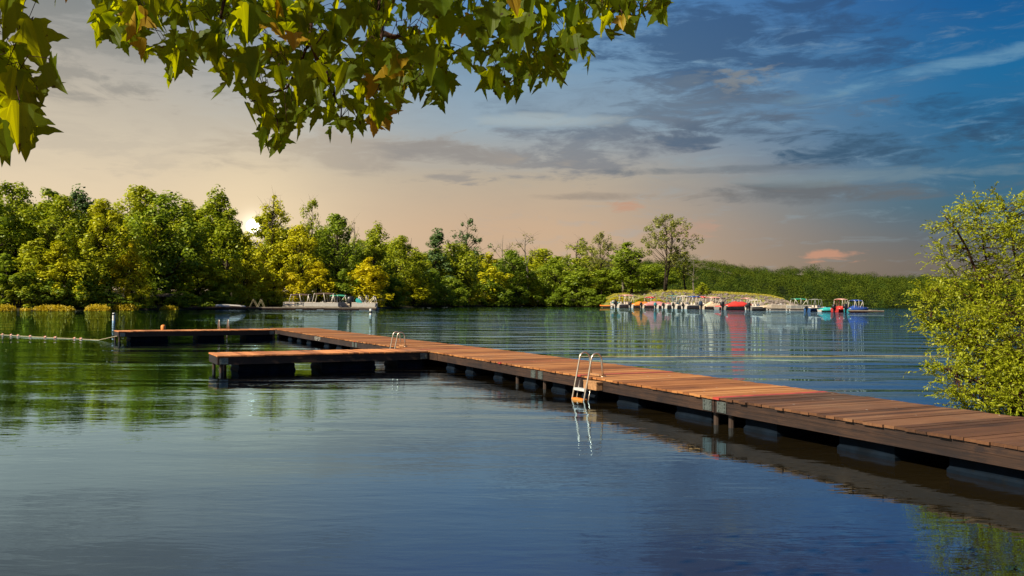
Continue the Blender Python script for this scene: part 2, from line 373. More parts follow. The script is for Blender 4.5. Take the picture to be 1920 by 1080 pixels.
def grid_mesh(name, xs, ys, fz):
    X, Y = np.meshgrid(xs, ys); V = np.stack([X, Y, fz(X, Y)], -1).reshape(-1, 3); w = len(xs)
    i = np.arange(len(V)).reshape(len(ys), w)
    Q = np.stack([i[:-1, :-1], i[:-1, 1:], i[1:, 1:], i[1:, :-1]], -1).reshape(-1, 4)
    return np_mesh(name, V, Q)
me = grid_mesh('water', np.array([-2500., 2500.]), np.array([-60., 3500.]), lambda X, Y: X*0)
me.materials.append(water_mat()); tag(link(bpy.data.objects.new('water', me)), 'rippled lake water reflecting sky and trees', 'water', kind='structure')
def bedz(X, Y):
    d = np.interp(Y, [-60, 1.5, 4, 9, 14, 25, 60, 4000], [2.5, .35, -.30, -.65, -1.1, -2.6, -6, -8])
    r = np.hypot(X-11.6, Y-16.2)
    return np.maximum(d, np.where(r < 4.2, .32-(r/2.6)**2*.45, -99))
xs = np.concatenate([np.linspace(-2500, -40, 6), np.linspace(-38, 40, 90), np.linspace(44, 2500, 6)])
ys = np.concatenate([np.linspace(-60, 0, 6), np.linspace(1, 40, 60), np.linspace(50, 3500, 8)])
me = grid_mesh('lake_bed', xs, ys, bedz); me.materials.append(bed_mat())
tag(link(bpy.data.objects.new('lake_bed', me)), 'brown pebbly lake bed showing through the shallow water', 'lake bed', kind='structure')

# ------------------------------------------------------------------ the floating swimming dock
DECK = .45
def xy(px, py): p = ground_at(px, py, DECK); return Vector((p.x, p.y, 0))
J = [xy(1340, 744), xy(1007, 690), xy(820, 660), xy(665, 639)]
far_front = xy(519, 617)
J = [J[0]+(J[0]-J[1]).normalized()*6.2]+J
mid_far = (J[-1]+far_front)/2
U = (far_front-J[0]).normalized(); N = Vector((-U.y, U.x, 0))*-1       # along the walkway, and across it away from the camera
J += [mid_far, far_front+U*1.55]
WID = 2.2
dock = thing('floating_dock', 'long red-brown plank floating dock with two side arms on the calm lake', 'dock', tuple(J[3]))
def section(p0, p1, nrm, width, mats, near_floats, bracket_ends=(True, True), red=(), old=0., label=None, posts=()):
    u = (p1-p0).normalized(); Ln = (p1-p0).length; n = nrm-u*nrm.dot(u); n.normalize(); rz = math.atan2(u.y, u.x)
    r3 = Matrix.Rotation(rz, 3, 'Z')
    deck = MB(); k = int(Ln/.148); pw = Ln/k
    for i in range(k):
        c = p0+u*(pw*(i+.5))+n*(width/2+rnd.uniform(-.012, .012))+Vector((0, 0, DECK-.017+rnd.uniform(-.004, .004)))
        deck.cur = 1 if i in red or (i-k) in red else 0
        tilt = Matrix.Rotation(rnd.uniform(-.004, .004), 3, 'Z') @ Matrix.Rotation(rnd.uniform(-.012, .012), 3, n)
        deck.box(c, (pw/2-.0035, width/2+.03+rnd.uniform(-.012, .012), .017), tilt @ r3)
    d = part('dock_section', deck, [mats, M['redpaint']], dock)
    if label: d['label'] = label
    fa = MB()
    for off in (0.0, width-.05):                                            # long edge beams, built of two planks each
        for z, hh, o2 in ((.366, .048, 0), (.262, .054, .004)):
            c = p0+u*(Ln/2)+n*(off+.025+(o2 if off == 0 else -o2))+Vector((0, 0, z)); fa.box(c, (Ln/2-.012, .025, hh), r3)
    for e in (.03, Ln-.03):
        fa.box(p0+u*e+n*(width/2)+Vector((0, 0, .312)), (.025, width/2-.06, .098), r3)
    for q in range(1, int(Ln/1.2)):                                          # joists under the planks
        fa.box(p0+u*(q*1.2)+n*(width/2)+Vector((0, 0, .335)), (.03, width/2-.06, .075), r3)
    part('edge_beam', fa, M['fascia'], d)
    for (a, b) in near_floats:
        f = MB(); c = p0+u*((a+b)/2)+n*(width/2)+Vector((0, 0, .02)); hx, hy = (b-a)/2, width/2-.14
        secs = []
        for z, sh in ((-.32, .05), (-.27, 0), (.02, 0), (.05, .02), (.15, .02), (.198, .05)):
            secs.append([c+r3 @ Vector((sx*(hx-sh), sy*(hy-sh), z)) for sx, sy in ((-1, -1), (-.3, -1.015), (.3, -1.015), (1, -1), (1.01, 0), (1, 1), (.3, 1.015), (-.3, 1.015), (-1, 1), (-1.01, 0))])
        f.loft(secs, True, True); part('float', f, M['float'], d, False)
    for e, on in zip((.17, Ln-.17), bracket_ends):
        if not on: continue
        b = MB(); c = p0+u*e-n*.006+Vector((0, 0, .308)); b.box(c, (.105, .006, .082), r3)
        for sx in (-.07, .07):
            for sz in (-.055, 0, .055): b.box(c+u*sx-n*.010+Vector((0, 0, sz)), (.012, .006, .012), r3)
        part('bracket', b, M['galv'], d)
    for (e, o) in posts:
        p = MB(); q = p0+u*e+n*o; p.tube([q+Vector((0, 0, -.9)), q+Vector((0, 0, .20))], .045, 8); part('post', p, M['postwood'], d)
    return d
section(J[0], J[1], N, WID, M['deck_dim'], [(.9, 2.3), (3.0, 3.9), (5.0, 5.7)], (True, True), (-1,), label='vignette-darkened brown dock section beside the bush', posts=((5.95, .12),))
JL = J[0]-(J[1]-J[0]).normalized()*6.1
section(J[1], J[2], N, WID, M['deck'], [(.25, 1.2), (2.3, 3.0), (3.7, 4.3), (5.0, 5.6)], (True, True), (27,), posts=((.1, .12), (5.85, .12)))
section(J[2], J[3], N, WID, M['deck'], [(.35, .95), (2.1, 2.6), (3.9, 4.4), (5.2, 5.8)], (True, False), (12,), posts=((1.2, .12),))
section(J[3], J[4], N, WID, M['deck'], [(1.9, 2.6), (3.6, 4.2), (5.2, 5.9)], (False, True), (-1, 8))
section(J[4], J[5], N, WID, M['deck'], [(.4, 1.1), (2.2, 2.9), (4.0, 4.7)], (True, False))
section(J[5], J[6], N, WID, M['deck'], [(.4, 1.1), (2.2, 2.9), (4.0, 4.7), (6.4, 7.2)], (False, False), posts=((6.4, .1),))
section(JL, J[0]-(J[1]-J[0]).normalized()*.02, N, WID, M['deck_dim'], [(.9, 2.3), (3.6, 5.0)], (True, False), label='vignette-darkened brown dock section nearest the bank')
na, nb_ = xy(407, 667), xy(806, 658)-N*.02
armN = Vector((-(nb_-na).y, (nb_-na).x, 0)).normalized()
section(na, nb_, armN, 1.47, M['deck_arm'], [(.55, 2.05), (2.75, 4.3), (4.95, 5.75)], (True, True), label='nearer side arm ending in a pale worn end board', posts=((.12, .12), (.12, 1.3), (.3, .7)))
fa_, fb_ = xy(222, 621.5), xy(517, 618)-N*.02
armF = Vector((-(fb_-fa_).y, (fb_-fa_).x, 0)).normalized()
section(fa_, fb_, armF, 1.5, M['deck_arm'], [(.5, 2.1), (3.4, 4.6), (5.6, 7.0)], (True, True), label='farther side arm with the swimming line tied to it', posts=((.05, .05), (.05, 1.4), (6.9, .1)))
# faded lettering on the beam facing the swimming bay
def lettering(p, u, n, txt, size):
    cu = bpy.data.curves.new('lettering', 'FONT'); cu.body = txt; cu.size = size; cu.extrude = .002; cu.space_character = 1.05
    o = bpy.data.objects.new('lettering', cu); col.objects.link(o)
    dg = bpy.context.evaluated_depsgraph_get(); me = bpy.data.meshes.new_from_object(o.evaluated_get(dg)); bpy.data.objects.remove(o)
    me.materials.clear(); me.materials.append(M['letter'])
    me.transform(Matrix(((u.x, 0, -n.x, p.x), (u.y, 0, -n.y, p.y), (0, 1, 0, p.z), (0, 0, 0, 1)))); return me
pl = xy(577, 628); pl = J[5]+U*((pl-J[5]).dot(U))
sec6 = [c for c in dock.children][5]
lm = lettering(pl-N*.012+Vector((0, 0, .235)), -U, N, 'KEEP OFF', .22)
lm.transform(Matrix.Translation(-wloc(sec6)))
lo = link(bpy.data.objects.new('lettering', lm), sec6)
# ladders
def ladder_mesh():
    root = bpy.data.objects.new('swim_ladder', None)
    link(root)
    for sx in (-.215, .215):
        pts = [(sx, .22, -.75), (sx, .20, 0), (sx, .11, .42), (sx, .045, .74)]
        for k in range(9):
            a = math.pi*k/8; pts.append((sx, -.075+.11*math.cos(a)-.012*k/8, .785+.125*math.sin(a)))
        pts += [(sx, -.215, .62), (sx, -.235, .455)]
        r = MB(); r.tube(pts, .018, 8); r.tube([(sx, .03, .36), (sx, .10, 0), (sx, .14, -.7)], .013, 6)
        r.box((sx, -.235, .456), (.05, .05, .006)); part('rail', r, M['alu'], root, True, True)
    for z, y, m in ((.21, .125, 'steptread'), (.015, .165, 'orange'), (-.28, .2, 'steptread')):
        s = MB(); s.box((0, y, z), (.20, .055, .014)); s.box((0, y+.05, z-.012), (.20, .006, .02)); part('step', s, M[m], root, False, True)
    b = MB(); b.box((.0, -.235, .475), (.235, .05, .018)); part('mounting_board', b, M['blockwood'], root, False, True)
    return root
def place_ladder(o, p, outward, label):
    o.location = p; o.rotation_euler = (0, 0, math.atan2(outward.y, outward.x)-math.pi/2); tag(o, label, 'ladder', 'aluminium swim ladders on the dock')
lad = ladder_mesh()
s0 = (J[2]-J[1]).normalized(); n0 = N
pL = xy(1090, 706); pL = J[1]+s0*((pL-J[1]).dot(s0))
place_ladder(lad, pL-n0*.03, -n0, 'silver swim ladder nearest the camera with an orange tread at the waterline')
l2 = copy_tree(lad); u3 = (J[4]-J[3]).normalized(); p2 = xy(733, 650); p2 = J[3]+u3*((p2-J[3]).dot(u3))
place_ladder(l2, p2-N*.03, -N, 'silver swim ladder standing between the two side arms of the dock')
l3 = copy_tree(lad); p3 = xy(410, 616); ua = (fb_-fa_).normalized(); p3 = fa_+ua*((p3-fa_).dot(ua))+armF*1.53
place_ladder(l3, p3, armF, 'swim ladder on the far edge of the farther arm, only its rail tops showing')
b = MB(); c = pL+s0*-.30-n0*.075+Vector((0, 0, .30)); b.box(c, (.24, .065, .07), math.atan2(s0.y, s0.x))
b.box(c+Vector((0, 0, .078)), (.25, .07, .010), math.atan2(s0.y, s0.x))
part('step_block', b, M['blockwood'], [q for q in dock.children][1])
# swimming line with floats
xs_ = [(5, 628.2), (21, 629.2), (34, 630.2), (57, 631.6), (85, 633), (104, 634), (140, 635.5), (152, 636.3)]
pts = [ground_at(-160, 622), ground_at(-60, 625)]+[ground_at(a, b_) for a, b_ in xs_]+[ground_at(185, 638)]
endp = Vector((fa_.x-.06, fa_.y, .24)); pts += [pts[-1].lerp(endp, .35)+Vector((0, 0, .0)), pts[-1].lerp(endp, .75), endp]
rl = thing('swimming_line', 'swimming line of small red and white floats tied to the far arm', 'float line', tuple(pts[6]))
mb = MB()
fine = []
for i in range(len(pts)-1):
    for k in range(4): fine.append(pts[i].lerp(pts[i+1], k/4)+Vector((0, 0, .012)))
mb.tube(fine+[pts[-1]], .013, 5); part('rope', mb, M['rope'], rl)
for i, p in enumerate(pts[:10]):
    d = (pts[i+1]-p).normalized(); mb = MB(); q = d.to_track_quat('Z', 'Y').to_matrix()
    tmp = MB(); tmp.lathe((0, 0, 0), [(.02, -.09), (.044, -.075), (.056, -.03), (.056, .03), (.044, .075), (.02, .09)], 10)
    mb.v = [tuple(p+Vector((0, 0, .03))+q @ Vector(v)) for v in tmp.v]; mb.f = tmp.f; mb.mi = [1 if 20 <= k < 30 else 0 for k in range(len(tmp.f))]
    part('float', mb, [M['floatpale'], M['redfloat']], rl, True)
# floating rope beyond the walkway
mb = MB(); a_, b_ = ground_at(1085, 669.5), ground_at(1920, 668)
mb.tube([a_.lerp(b_, k/24)+Vector((0, .12*math.sin(k*.9), .012)) for k in range(25)], .013, 5)
tag(part('floating_rope', mb, M['yrope']), 'thin yellow rope floating on the open water behind the dock', 'rope')
# buoys
def buoy(px, py, h, r, label, dark):
    p = ground_at(px, py); o = thing('marker_buoy', label, 'buoy', (p.x, p.y, 0))
    b = MB(); b.lathe((0, 0, 0), [(r*.8, -.5), (r, -.45), (r, h*.92), (r*.9, h*.98), (r*.5, h)], 14); part('body', b, M['white'], o, False, True)
    b = MB(); z0, z1 = dark; b.lathe((0, 0, 0), [(r*1.02, z0*h), (r*1.03, z0*h+.01), (r*1.03, z1*h-.01), (r*1.02, z1*h)], 14); part('band', b, M['black'], o, False, True)
buoy(213, 601, .66, .11, 'white can buoy with a dark mark near its top, off the far arm', (.72, .9))
buoy(695, 590.5, .80, .16, 'white buoy with a broad dark band floating before the pontoon boats', (.3, .62))
p = ground_at(306, 619); b = MB(); b.lathe((p.x, p.y, 0), [(.06, -.2), (.13, -.15), (.14, .05), (.14, .26), (.10, .31), (.03, .33)], 12)
tag(part('orange_buoy', b, M['orange'], None, True), 'small orange buoy floating just behind the far arm', 'buoy')
# ------------------------------------------------------------------ terrain
SHX = [-500, 0, 200, 345, 540, 700, 760, 900, 1000, 1130, 1250, 1500]
SHD = [112, 120, 130, 150, 174, 190, 225, 290, 330, 318, 330, 340]
def shore_d(px): return np.interp(px, SHX, SHD)
def land_z(dd): return np.interp(dd, [-6, 0, 2, 12, 50, 160, 500], [-1.2, -.06, .35, .8, 1.6, 4., 9.])
def strip_mesh(name, pxs, rows, fz, fd):
    V = []; 
    for k in rows:
        for px in pxs:
            D = fd(px)+k; V.append(((px-960)/F*D, D, fz(px, k)))
    V = np.array(V); w = len(pxs); i = np.arange(len(V)).reshape(len(rows), w)
    Q = np.stack([i[:-1, :-1], i[:-1, 1:], i[1:, 1:], i[1:, :-1]], -1).reshape(-1, 4)
    return np_mesh(name, V, Q)
rs = np.random.RandomState(3)
me = strip_mesh('shore', np.linspace(-700, 1240, 160), [-6, -.5, .3, 1.5, 4, 12, 50, 160, 400], lambda px, k: float(land_z(k)+.12*math.sin(px*.21)*(k > 1)), lambda px: shore_d(px)+.8*math.sin(px*.09))
me.materials.append(M['soil']); tag(link(bpy.data.objects.new('shore', me)), 'dark wooded shore of the lake', 'shore', kind='structure')
# the point with its rocky bank and dry grass top
EX = [1080, 1130, 1150, 1230, 1300, 1400, 1445, 1468, 1490, 1512]
ED = [318, 312, 306, 300, 294, 282, 274, 268, 262, 256]
EY = [570, 562, 552, 544, 545, 550, 554, 560, 569, 578]          # crest of the bank
def emb_d(px): return np.interp(px, EX, ED)
def emb_c(px):
    D = emb_d(px)+16; return max(.1, H+(hor(px)-np.interp(px, EX, EY))*D/F)
def emb_z(px, k):
    c = emb_c(px); return float(np.interp(k, [-6, 0, 9, 11, 16, 40, 60], [-1.5, -.1, 0.60*c, .72*c, c, c*.96, .4]))
ep = np.linspace(1128, 1512, 110)
me = strip_mesh('embankment', ep, [-6, 0, 3, 6, 9, 11, 13, 16, 40, 60], emb_z, emb_d); me.materials.append(M['bankgrass'])
tag(link(bpy.data.objects.new('embankment', me)), 'grass topped bank behind the moored boats', 'bank', kind='structure')
ico = [Vector(v).normalized() for v in ((0, 0, 1), (.9, 0, .45), (.28, .85, .45), (-.72, .53, .45), (-.72, -.53, .45), (.28, -.85, .45), (.72, .53, -.45), (-.28, .85, -.45), (-.9, 0, -.45), (-.28, -.85, -.45), (.72, -.53, -.45), (0, 0, -1))]
icf = [(0, 1, 2), (0, 2, 3), (0, 3, 4), (0, 4, 5), (0, 5, 1), (1, 6, 2), (2, 7, 3), (3, 8, 4), (4, 9, 5), (5, 10, 1), (6, 7, 2), (7, 8, 3), (8, 9, 4), (9, 10, 5), (10, 6, 1), (11, 7, 6), (11, 8, 7), (11, 9, 8), (11, 10, 9), (11, 6, 10)]
mb = MB()
for i in range(1500):
    px = rnd.uniform(1150, 1508); k = rnd.uniform(-.5, 14.2)
    if px < 1240 and rnd.random() < .55: continue
    D = emb_d(px)+k; r = rnd.uniform(.25, .85)*(1 if k < 9 else .7)
    c = Vector(((px-960)/F*D, D, emb_z(px, k)+r*.2)); q = Matrix.Rotation(rnd.uniform(0, 6), 3, 'Z')
    s = Vector((rnd.uniform(.8, 1.5), rnd.uniform(.7, 1.1), rnd.uniform(.4, .8)))*r
    mb.add([c+q @ Vector((v.x*s.x*rnd.uniform(.7, 1.2), v.y*s.y, v.z*s.z*rnd.uniform(.7, 1.2))) for v in ico], icf)
tag(part('riprap_rocks', mb, M['rock']), 'pinkish grey broken rocks heaped along the bank behind the boats', 'rocks', kind='stuff')

# ------------------------------------------------------------------ foliage
def leaf_cloud(P, Nn, size, asp=.55, rs=rs, droop=0.):
    n = len(P); Nn = Nn/np.linalg.norm(Nn, axis=1, keepdims=True)
    a = rs.normal(size=(n, 3)); a[:, 2] -= droop
    t = a-Nn*np.sum(a*Nn, 1, keepdims=True); t /= np.linalg.norm(t, axis=1, keepdims=True); b = np.cross(Nn, t)
    s = (size*rs.uniform(.65, 1.25, n))[:, None]
    V = np.stack([P-t*s, P+b*s*asp+Nn*s*.12, P+t*s-Nn*s*.1, P-b*s*asp+Nn*s*.12], 1).reshape(-1, 3)
    return V, np.arange(4*n).reshape(n, 4)
def clump_points(rs, c, r, n, flat=.75, up=.28, jit=.55):
    d = rs.normal(size=(n, 3)); d /= np.linalg.norm(d, axis=1, keepdims=True)
    q = d*(r*(.35+.65*rs.uniform(0, 1, n)**.45))[:, None]; q[:, 2] *= flat
    nn = d*.8+rs.normal(size=(n, 3))*jit*.5; nn[:, 2] += up
    return c+q, nn
def crown_env(kind, z):
    """half width of the crown at height z of a tree one unit tall"""
    if kind == 'broad': return .30*max(0, math.sin(math.pi*min(1, max(0, (z-.16)/.86))**.8))
    if kind == 'tall': return .17*max(0, math.sin(math.pi*min(1, max(0, (z-.12)/.90))**.75))
    if kind == 'bush': return .42*max(0, math.sin(math.pi*min(1, max(0, (z+.12)/1.14))**.72))
    if kind == 'young': return .24*max(0, math.sin(math.pi*min(1, max(0, (z+.08)/1.10))**.62))
    if kind == 'pine': return .24*max(0, 1.02-z)**.8*(1 if z > .12 else .3)
    if kind == 'sparse': return .22*max(0, math.sin(math.pi*min(1, max(0, (z-.3)/.72))**.8))
    if kind == 'fan': return .36*max(0, math.sin(math.pi*min(1, max(0, (z-.3)/.74))**1.1))
    return .2
SPEC = dict(broad=(105, 72, .072, .0128), tall=(95, 66, .052, .0115), bush=(60, 84, .10, .021), young=(66, 80, .066, .0150), pine=(60, 76, .062, .012), sparse=(60, 36, .046, .0105), fan=(74, 56, .052, .0105), bare=(10, 22, .05, .010))
def tree_meshes(kind, seed):
    rs = np.random.RandomState(seed); rr = random.Random(seed); nb, nl, br, ls = SPEC[kind]
    ek = 'sparse' if kind == 'bare' else kind
    tk = MB(); lean = (rr.uniform(-.03, .03), rr.uniform(-.03, .03))
    axis = lambda z: Vector((lean[0]*z+.012*math.sin(z*7+seed), lean[1]*z+.012*math.cos(z*6+seed), z))
    top = .93; r0 = dict(bush=.016, young=.011, tall=.012, broad=.017, pine=.012).get(kind, .013)
    stems = [(0, 0)]
    if kind == 'fan': stems = [(-.03, 0), (.04, .01)]
    if kind == 'bush': stems = [(-.05, 0), (.04, .03), (0, -.05)]
    for sx, sy in stems:
        tk.tube([axis(top*i/9)+Vector((sx*(.4+2*i/9 if kind != 'fan' else .5+1.6*i/9), sy*(1+i/9), -.03 if i == 0 else 0)) for i in range(10)], [r0*(1-.88*i/9) for i in range(10)], 6)
    P = []; NN = []
    for i in range(nb):
        while True:
            z = rr.uniform(.0 if kind in ('bush', 'young') else .16, 1.0); e = crown_env(ek, z)
            if e > .02 and rr.random() < e/.3+.25: break
        a = rr.uniform(0, 2*math.pi); rad = e*(.95*rr.random()**.5)*rr.uniform(.72, 1.18)
        c = axis(z)+Vector((rad*math.cos(a), rad*math.sin(a), 0)); c.z = min(c.z, .965-.02*rr.random())
        bz = max(.05, z-rad*rr.uniform(.5, 1.1)-.03); s = axis(bz)
        if kind == 'fan': s = s+Vector((stems[i % 2][0]*(.5+1.6*bz), 0, 0))
        m = s.lerp(c, .5)+Vector((rr.uniform(-.02, .02), rr.uniform(-.02, .02), .015))
        rb = r0*.42*(1-.6*bz)
        tk.tube([s, m, c], [rb, rb*.6, rb*.2], 4, False)
        if kind in ('bare', 'sparse'):
            for k in range(8 if kind == 'bare' else 3):
                d = Vector((rr.uniform(-1, 1), rr.uniform(-1, 1), rr.uniform(.3, 1.6)))*rr.uniform(.04, .10)
                q = m.lerp(c, rr.random()); tk.tube([q, q+d*.6+Vector((0, 0, .006)), q+d], [rb*.35, rb*.22, rb*.08], 3, False)
        r = br*rr.uniform(.5, 1.2)*(1.1-.35*z)
        if kind == 'pine': p, n = clump_points(rs, np.array(c), r*1.1, nl, .75, .6)
        else: p, n = clump_points(rs, np.array(c), r, int(nl*rr.uniform(.6, 1.4)), 1.4)
        P.append(p); NN.append(n)
    P = np.concatenate(P); NN = np.concatenate(NN)
    ok = (P[:, 2] > .01) & (P[:, 2] < 1.0)
    V, Q = leaf_cloud(P[ok], NN[ok], ls, .6, rs)
    cm = np_mesh('crown', V, Q)
    tm = tk.mesh('trunk', smooth=True)
    w = np.percentile(np.abs(P[:, 0]), 97)*2
    return tm, cm, w
PROTO = {}
def proto(kind, seed):
    k = (kind, seed)
    if k not in PROTO:
        tm, cm, w = tree_meshes(kind, seed*17+len(kind)); tm.materials.append(M['bark']); cm.materials.append(M['l_mid']); PROTO[k] = (tm, cm, w)
    return PROTO[k]
def tree(px, top, D, wpx, kind, seed, mat, label, group=None, zb=None, name=None, bark_='bark'):
    x = (px-960)/F*D
    if zb is None: zb = float(land_z(D-shore_d(px))) if px < 1140 else .2
    zt = H+(hor(px)-top)*D/F; h = zt-zb; tm, cm, w0 = proto(kind, seed)
    w = wpx/F*D
    nm = name or dict(bush='shrub', pine='pine_tree', bare='bare_tree', young='young_tree').get(kind, 'leafy_tree')
    o = thing(nm, label, 'shrub' if nm == 'shrub' else 'tree', (x, D, zb-.1), rnd.uniform(0, 6.28), group)
    o.scale = (w/w0, w/w0, h)
    for n_, m_, mt in (('trunk', tm, M[bark_]), ('crown', cm, M['l_'+mat])):
        c = link(bpy.data.objects.new(n_, m_), o); c.material_slots[0].link = 'OBJECT'; c.material_slots[0].material = mt
    return o
def S(px, k): return float(shore_d(px))+k
G1 = 'trees of the wood left of the sun'; G2 = 'trees between the sun and the bare trees'; G3 = 'trees along the middle shore'; G4 = 'trees on the point behind the boats'
T = [ # px, top, metres behind the shoreline, width px, kind, seed, leaves, label, group
 (-40, 350, 16, 170, 'broad', 1, 'dark', 'dark leafy tree cut by the left edge of the photo', G1),
 (22, 336, 20, 120, 'broad', 2, 'mid', 'tall leafy tree at the left end of the wood with a lit pointed top', G1),
 (84, 346, 34, 70, 'tall', 1, 'dark', 'thin dark treetop poking above the wood left of the pine', G1),
 (102, 362, 15, 130, 'broad', 3, 'mid', 'broad green tree just left of the dark pine top', G1),
 (158, 343, 40, 88, 'tall', 3, 'pine', 'dark blue-green pine top rising behind the left wood', G1),
 (190, 372, 14, 130, 'broad', 1, 'yel', 'yellow-lit broad tree in front of the pine', G1),
 (262, 346, 20, 130, 'broad', 4, 'mid', 'tall tree with twin rounded tops, tallest left of the sun', G1),
 (305, 356, 15, 130, 'broad', 2, 'dark', 'large shady tree standing on bare trunks above the brown shelter', G1),
 (352, 372, 26, 80, 'tall', 2, 'mid', 'narrow tree filling the dip left of the spire-like tree', G1),
 (398, 346, 20, 92, 'tall', 3, 'mid', 'spire-like tall tree, the last tall one left of the sun', G1),
 (430, 385, 12, 70, 'tall', 1, 'mid', 'tree sloping down just left of the low sun', G1),
 (456, 428, 9, 62, 'young', 1, 'yel', 'glowing young tree directly under the low sun', G1),
 (512, 358, 22, 96, 'sparse', 1, 'yel', 'airy yellow-green tree just right of the low sun', G2),
 (506, 392, 24, 80, 'tall', 2, 'mid', 'fuller tree half hidden behind the airy one beside the sun', G2),
 (582, 370, 24, 74, 'sparse', 2, 'mid', 'open-crowned tall tree with see-through top, second right of the sun', G2),
 (560, 420, 16, 90, 'broad', 3, 'yel', 'yellow-green tree under the open-crowned tall tree', G2),
 (632, 400, 18, 100, 'broad', 4, 'dark', 'rounded dark tree behind the green canopied pontoon boat', G2),
 (664, 405, 30, 60, 'bare', 1, 'grey', 'thin bare treetop left of the last tall tree over the pontoons', G2),
 (697, 412, 20, 66, 'tall', 3, 'mid', 'tree with a small tuft top above the rightmost pontoon boat', G2),
 (690, 478, 5, 76, 'young', 2, 'gold', 'bright golden bushy tree right above the rightmost pontoon boat', G2),
 (745, 440, 20, 86, 'broad', 1, 'mid', 'mid green tree sloping to the right of the pontoon boats', G2),
 (768, 436, 30, 54, 'bare', 2, 'grey', 'leafless pale treetop over the dip left of the plumed dark tree', G3),
 (784, 470, 10, 70, 'young', 3, 'mid', 'green young tree in the dip left of the plumed dark tree', G3),
 (818, 424, 22, 68, 'pine', 2, 'pine', 'plumed dark blue-green tree in the middle of the shore', G3),
 (880, 406, 26, 74, 'sparse', 3, 'pine', 'tall dark tree with ragged clustered tops in the middle shore', G3),
 (852, 452, 12, 84, 'broad', 2, 'mid', 'leafy tree between the plumed tree and the ragged dark one', G3),
 (912, 468, 10, 76, 'young', 1, 'yel', 'yellow-green tree right below the ragged dark tops', G3),
 (940, 430, 30, 50, 'bare', 3, 'grey', 'dead slender tree with upright bare twigs, left of the forked bare one', G3),
 (985, 432, 30, 90, 'bare', 1, 'grey', 'wide forked tree with mostly bare pale branches', G3),
 (962, 468, 10, 80, 'broad', 3, 'dark', 'dark leafy tree standing before the bare trees', G3),
 (1012, 466, 44, 120, 'broad', 4, 'mid', 'low green canopy right of the forked bare tree', G3),
 (1042, 484, 8, 84, 'broad', 1, 'dark', 'round green tree on the shore below the low canopy', G3),
 (1086, 442, 24, 84, 'sparse', 1, 'mid', 'feathery tree first of the taller group left of the tall cottonwood', G3),
 (1082, 492, 6, 70, 'young', 2, 'dark', 'full green tree at the water edge left of the marina', G3),
 (1128, 432, 22, 76, 'fan', 1, 'grey', 'forked tree with a light open crown left of the dark oval tree', G3),
 (1166, 440, 26, 54, 'bare', 2, 'grey', 'thin bare-topped tree behind the dark oval tree', G4),
 (1182, 450, 14, 66, 'tall', 1, 'dark', 'dark oval tree behind the left end of the marina', G4),
 (1224, 494, 40, 90, 'broad', 2, 'dark', 'low green tree behind the foot of the tall cottonwood', G4),
 (1250, 399, 16, 96, 'fan', 2, 'grey', 'tallest lone cottonwood with two trunks and a high open crown', G4),
 (1284, 470, 26, 60, 'sparse', 2, 'mid', 'thin leaning tree just right of the tall cottonwood', G4),
 (1302, 484, 14, 44, 'bare', 3, 'grey', 'slight half-bare tree, rightmost on the bank', G4),
 (1318, 528, 12, 24, 'young', 3, 'mid', 'small sapling on the rocky bank right of the half-bare tree', G4),
 (1150, 500, 30, 90, 'broad', 3, 'dark', 'low spreading tree behind the yellow kayak', G4),
]
for px, top, k, w, kind, seed, mt, lab, g in T:
    D = S(px, k) if px < 1140 else emb_d(px)+k
    zb = None if px < 1140 else emb_z(px, k)
    tree(px, top, D, w, kind, seed, mt, lab, g, zb, bark_='barkpale' if kind == 'bare' else 'bark')
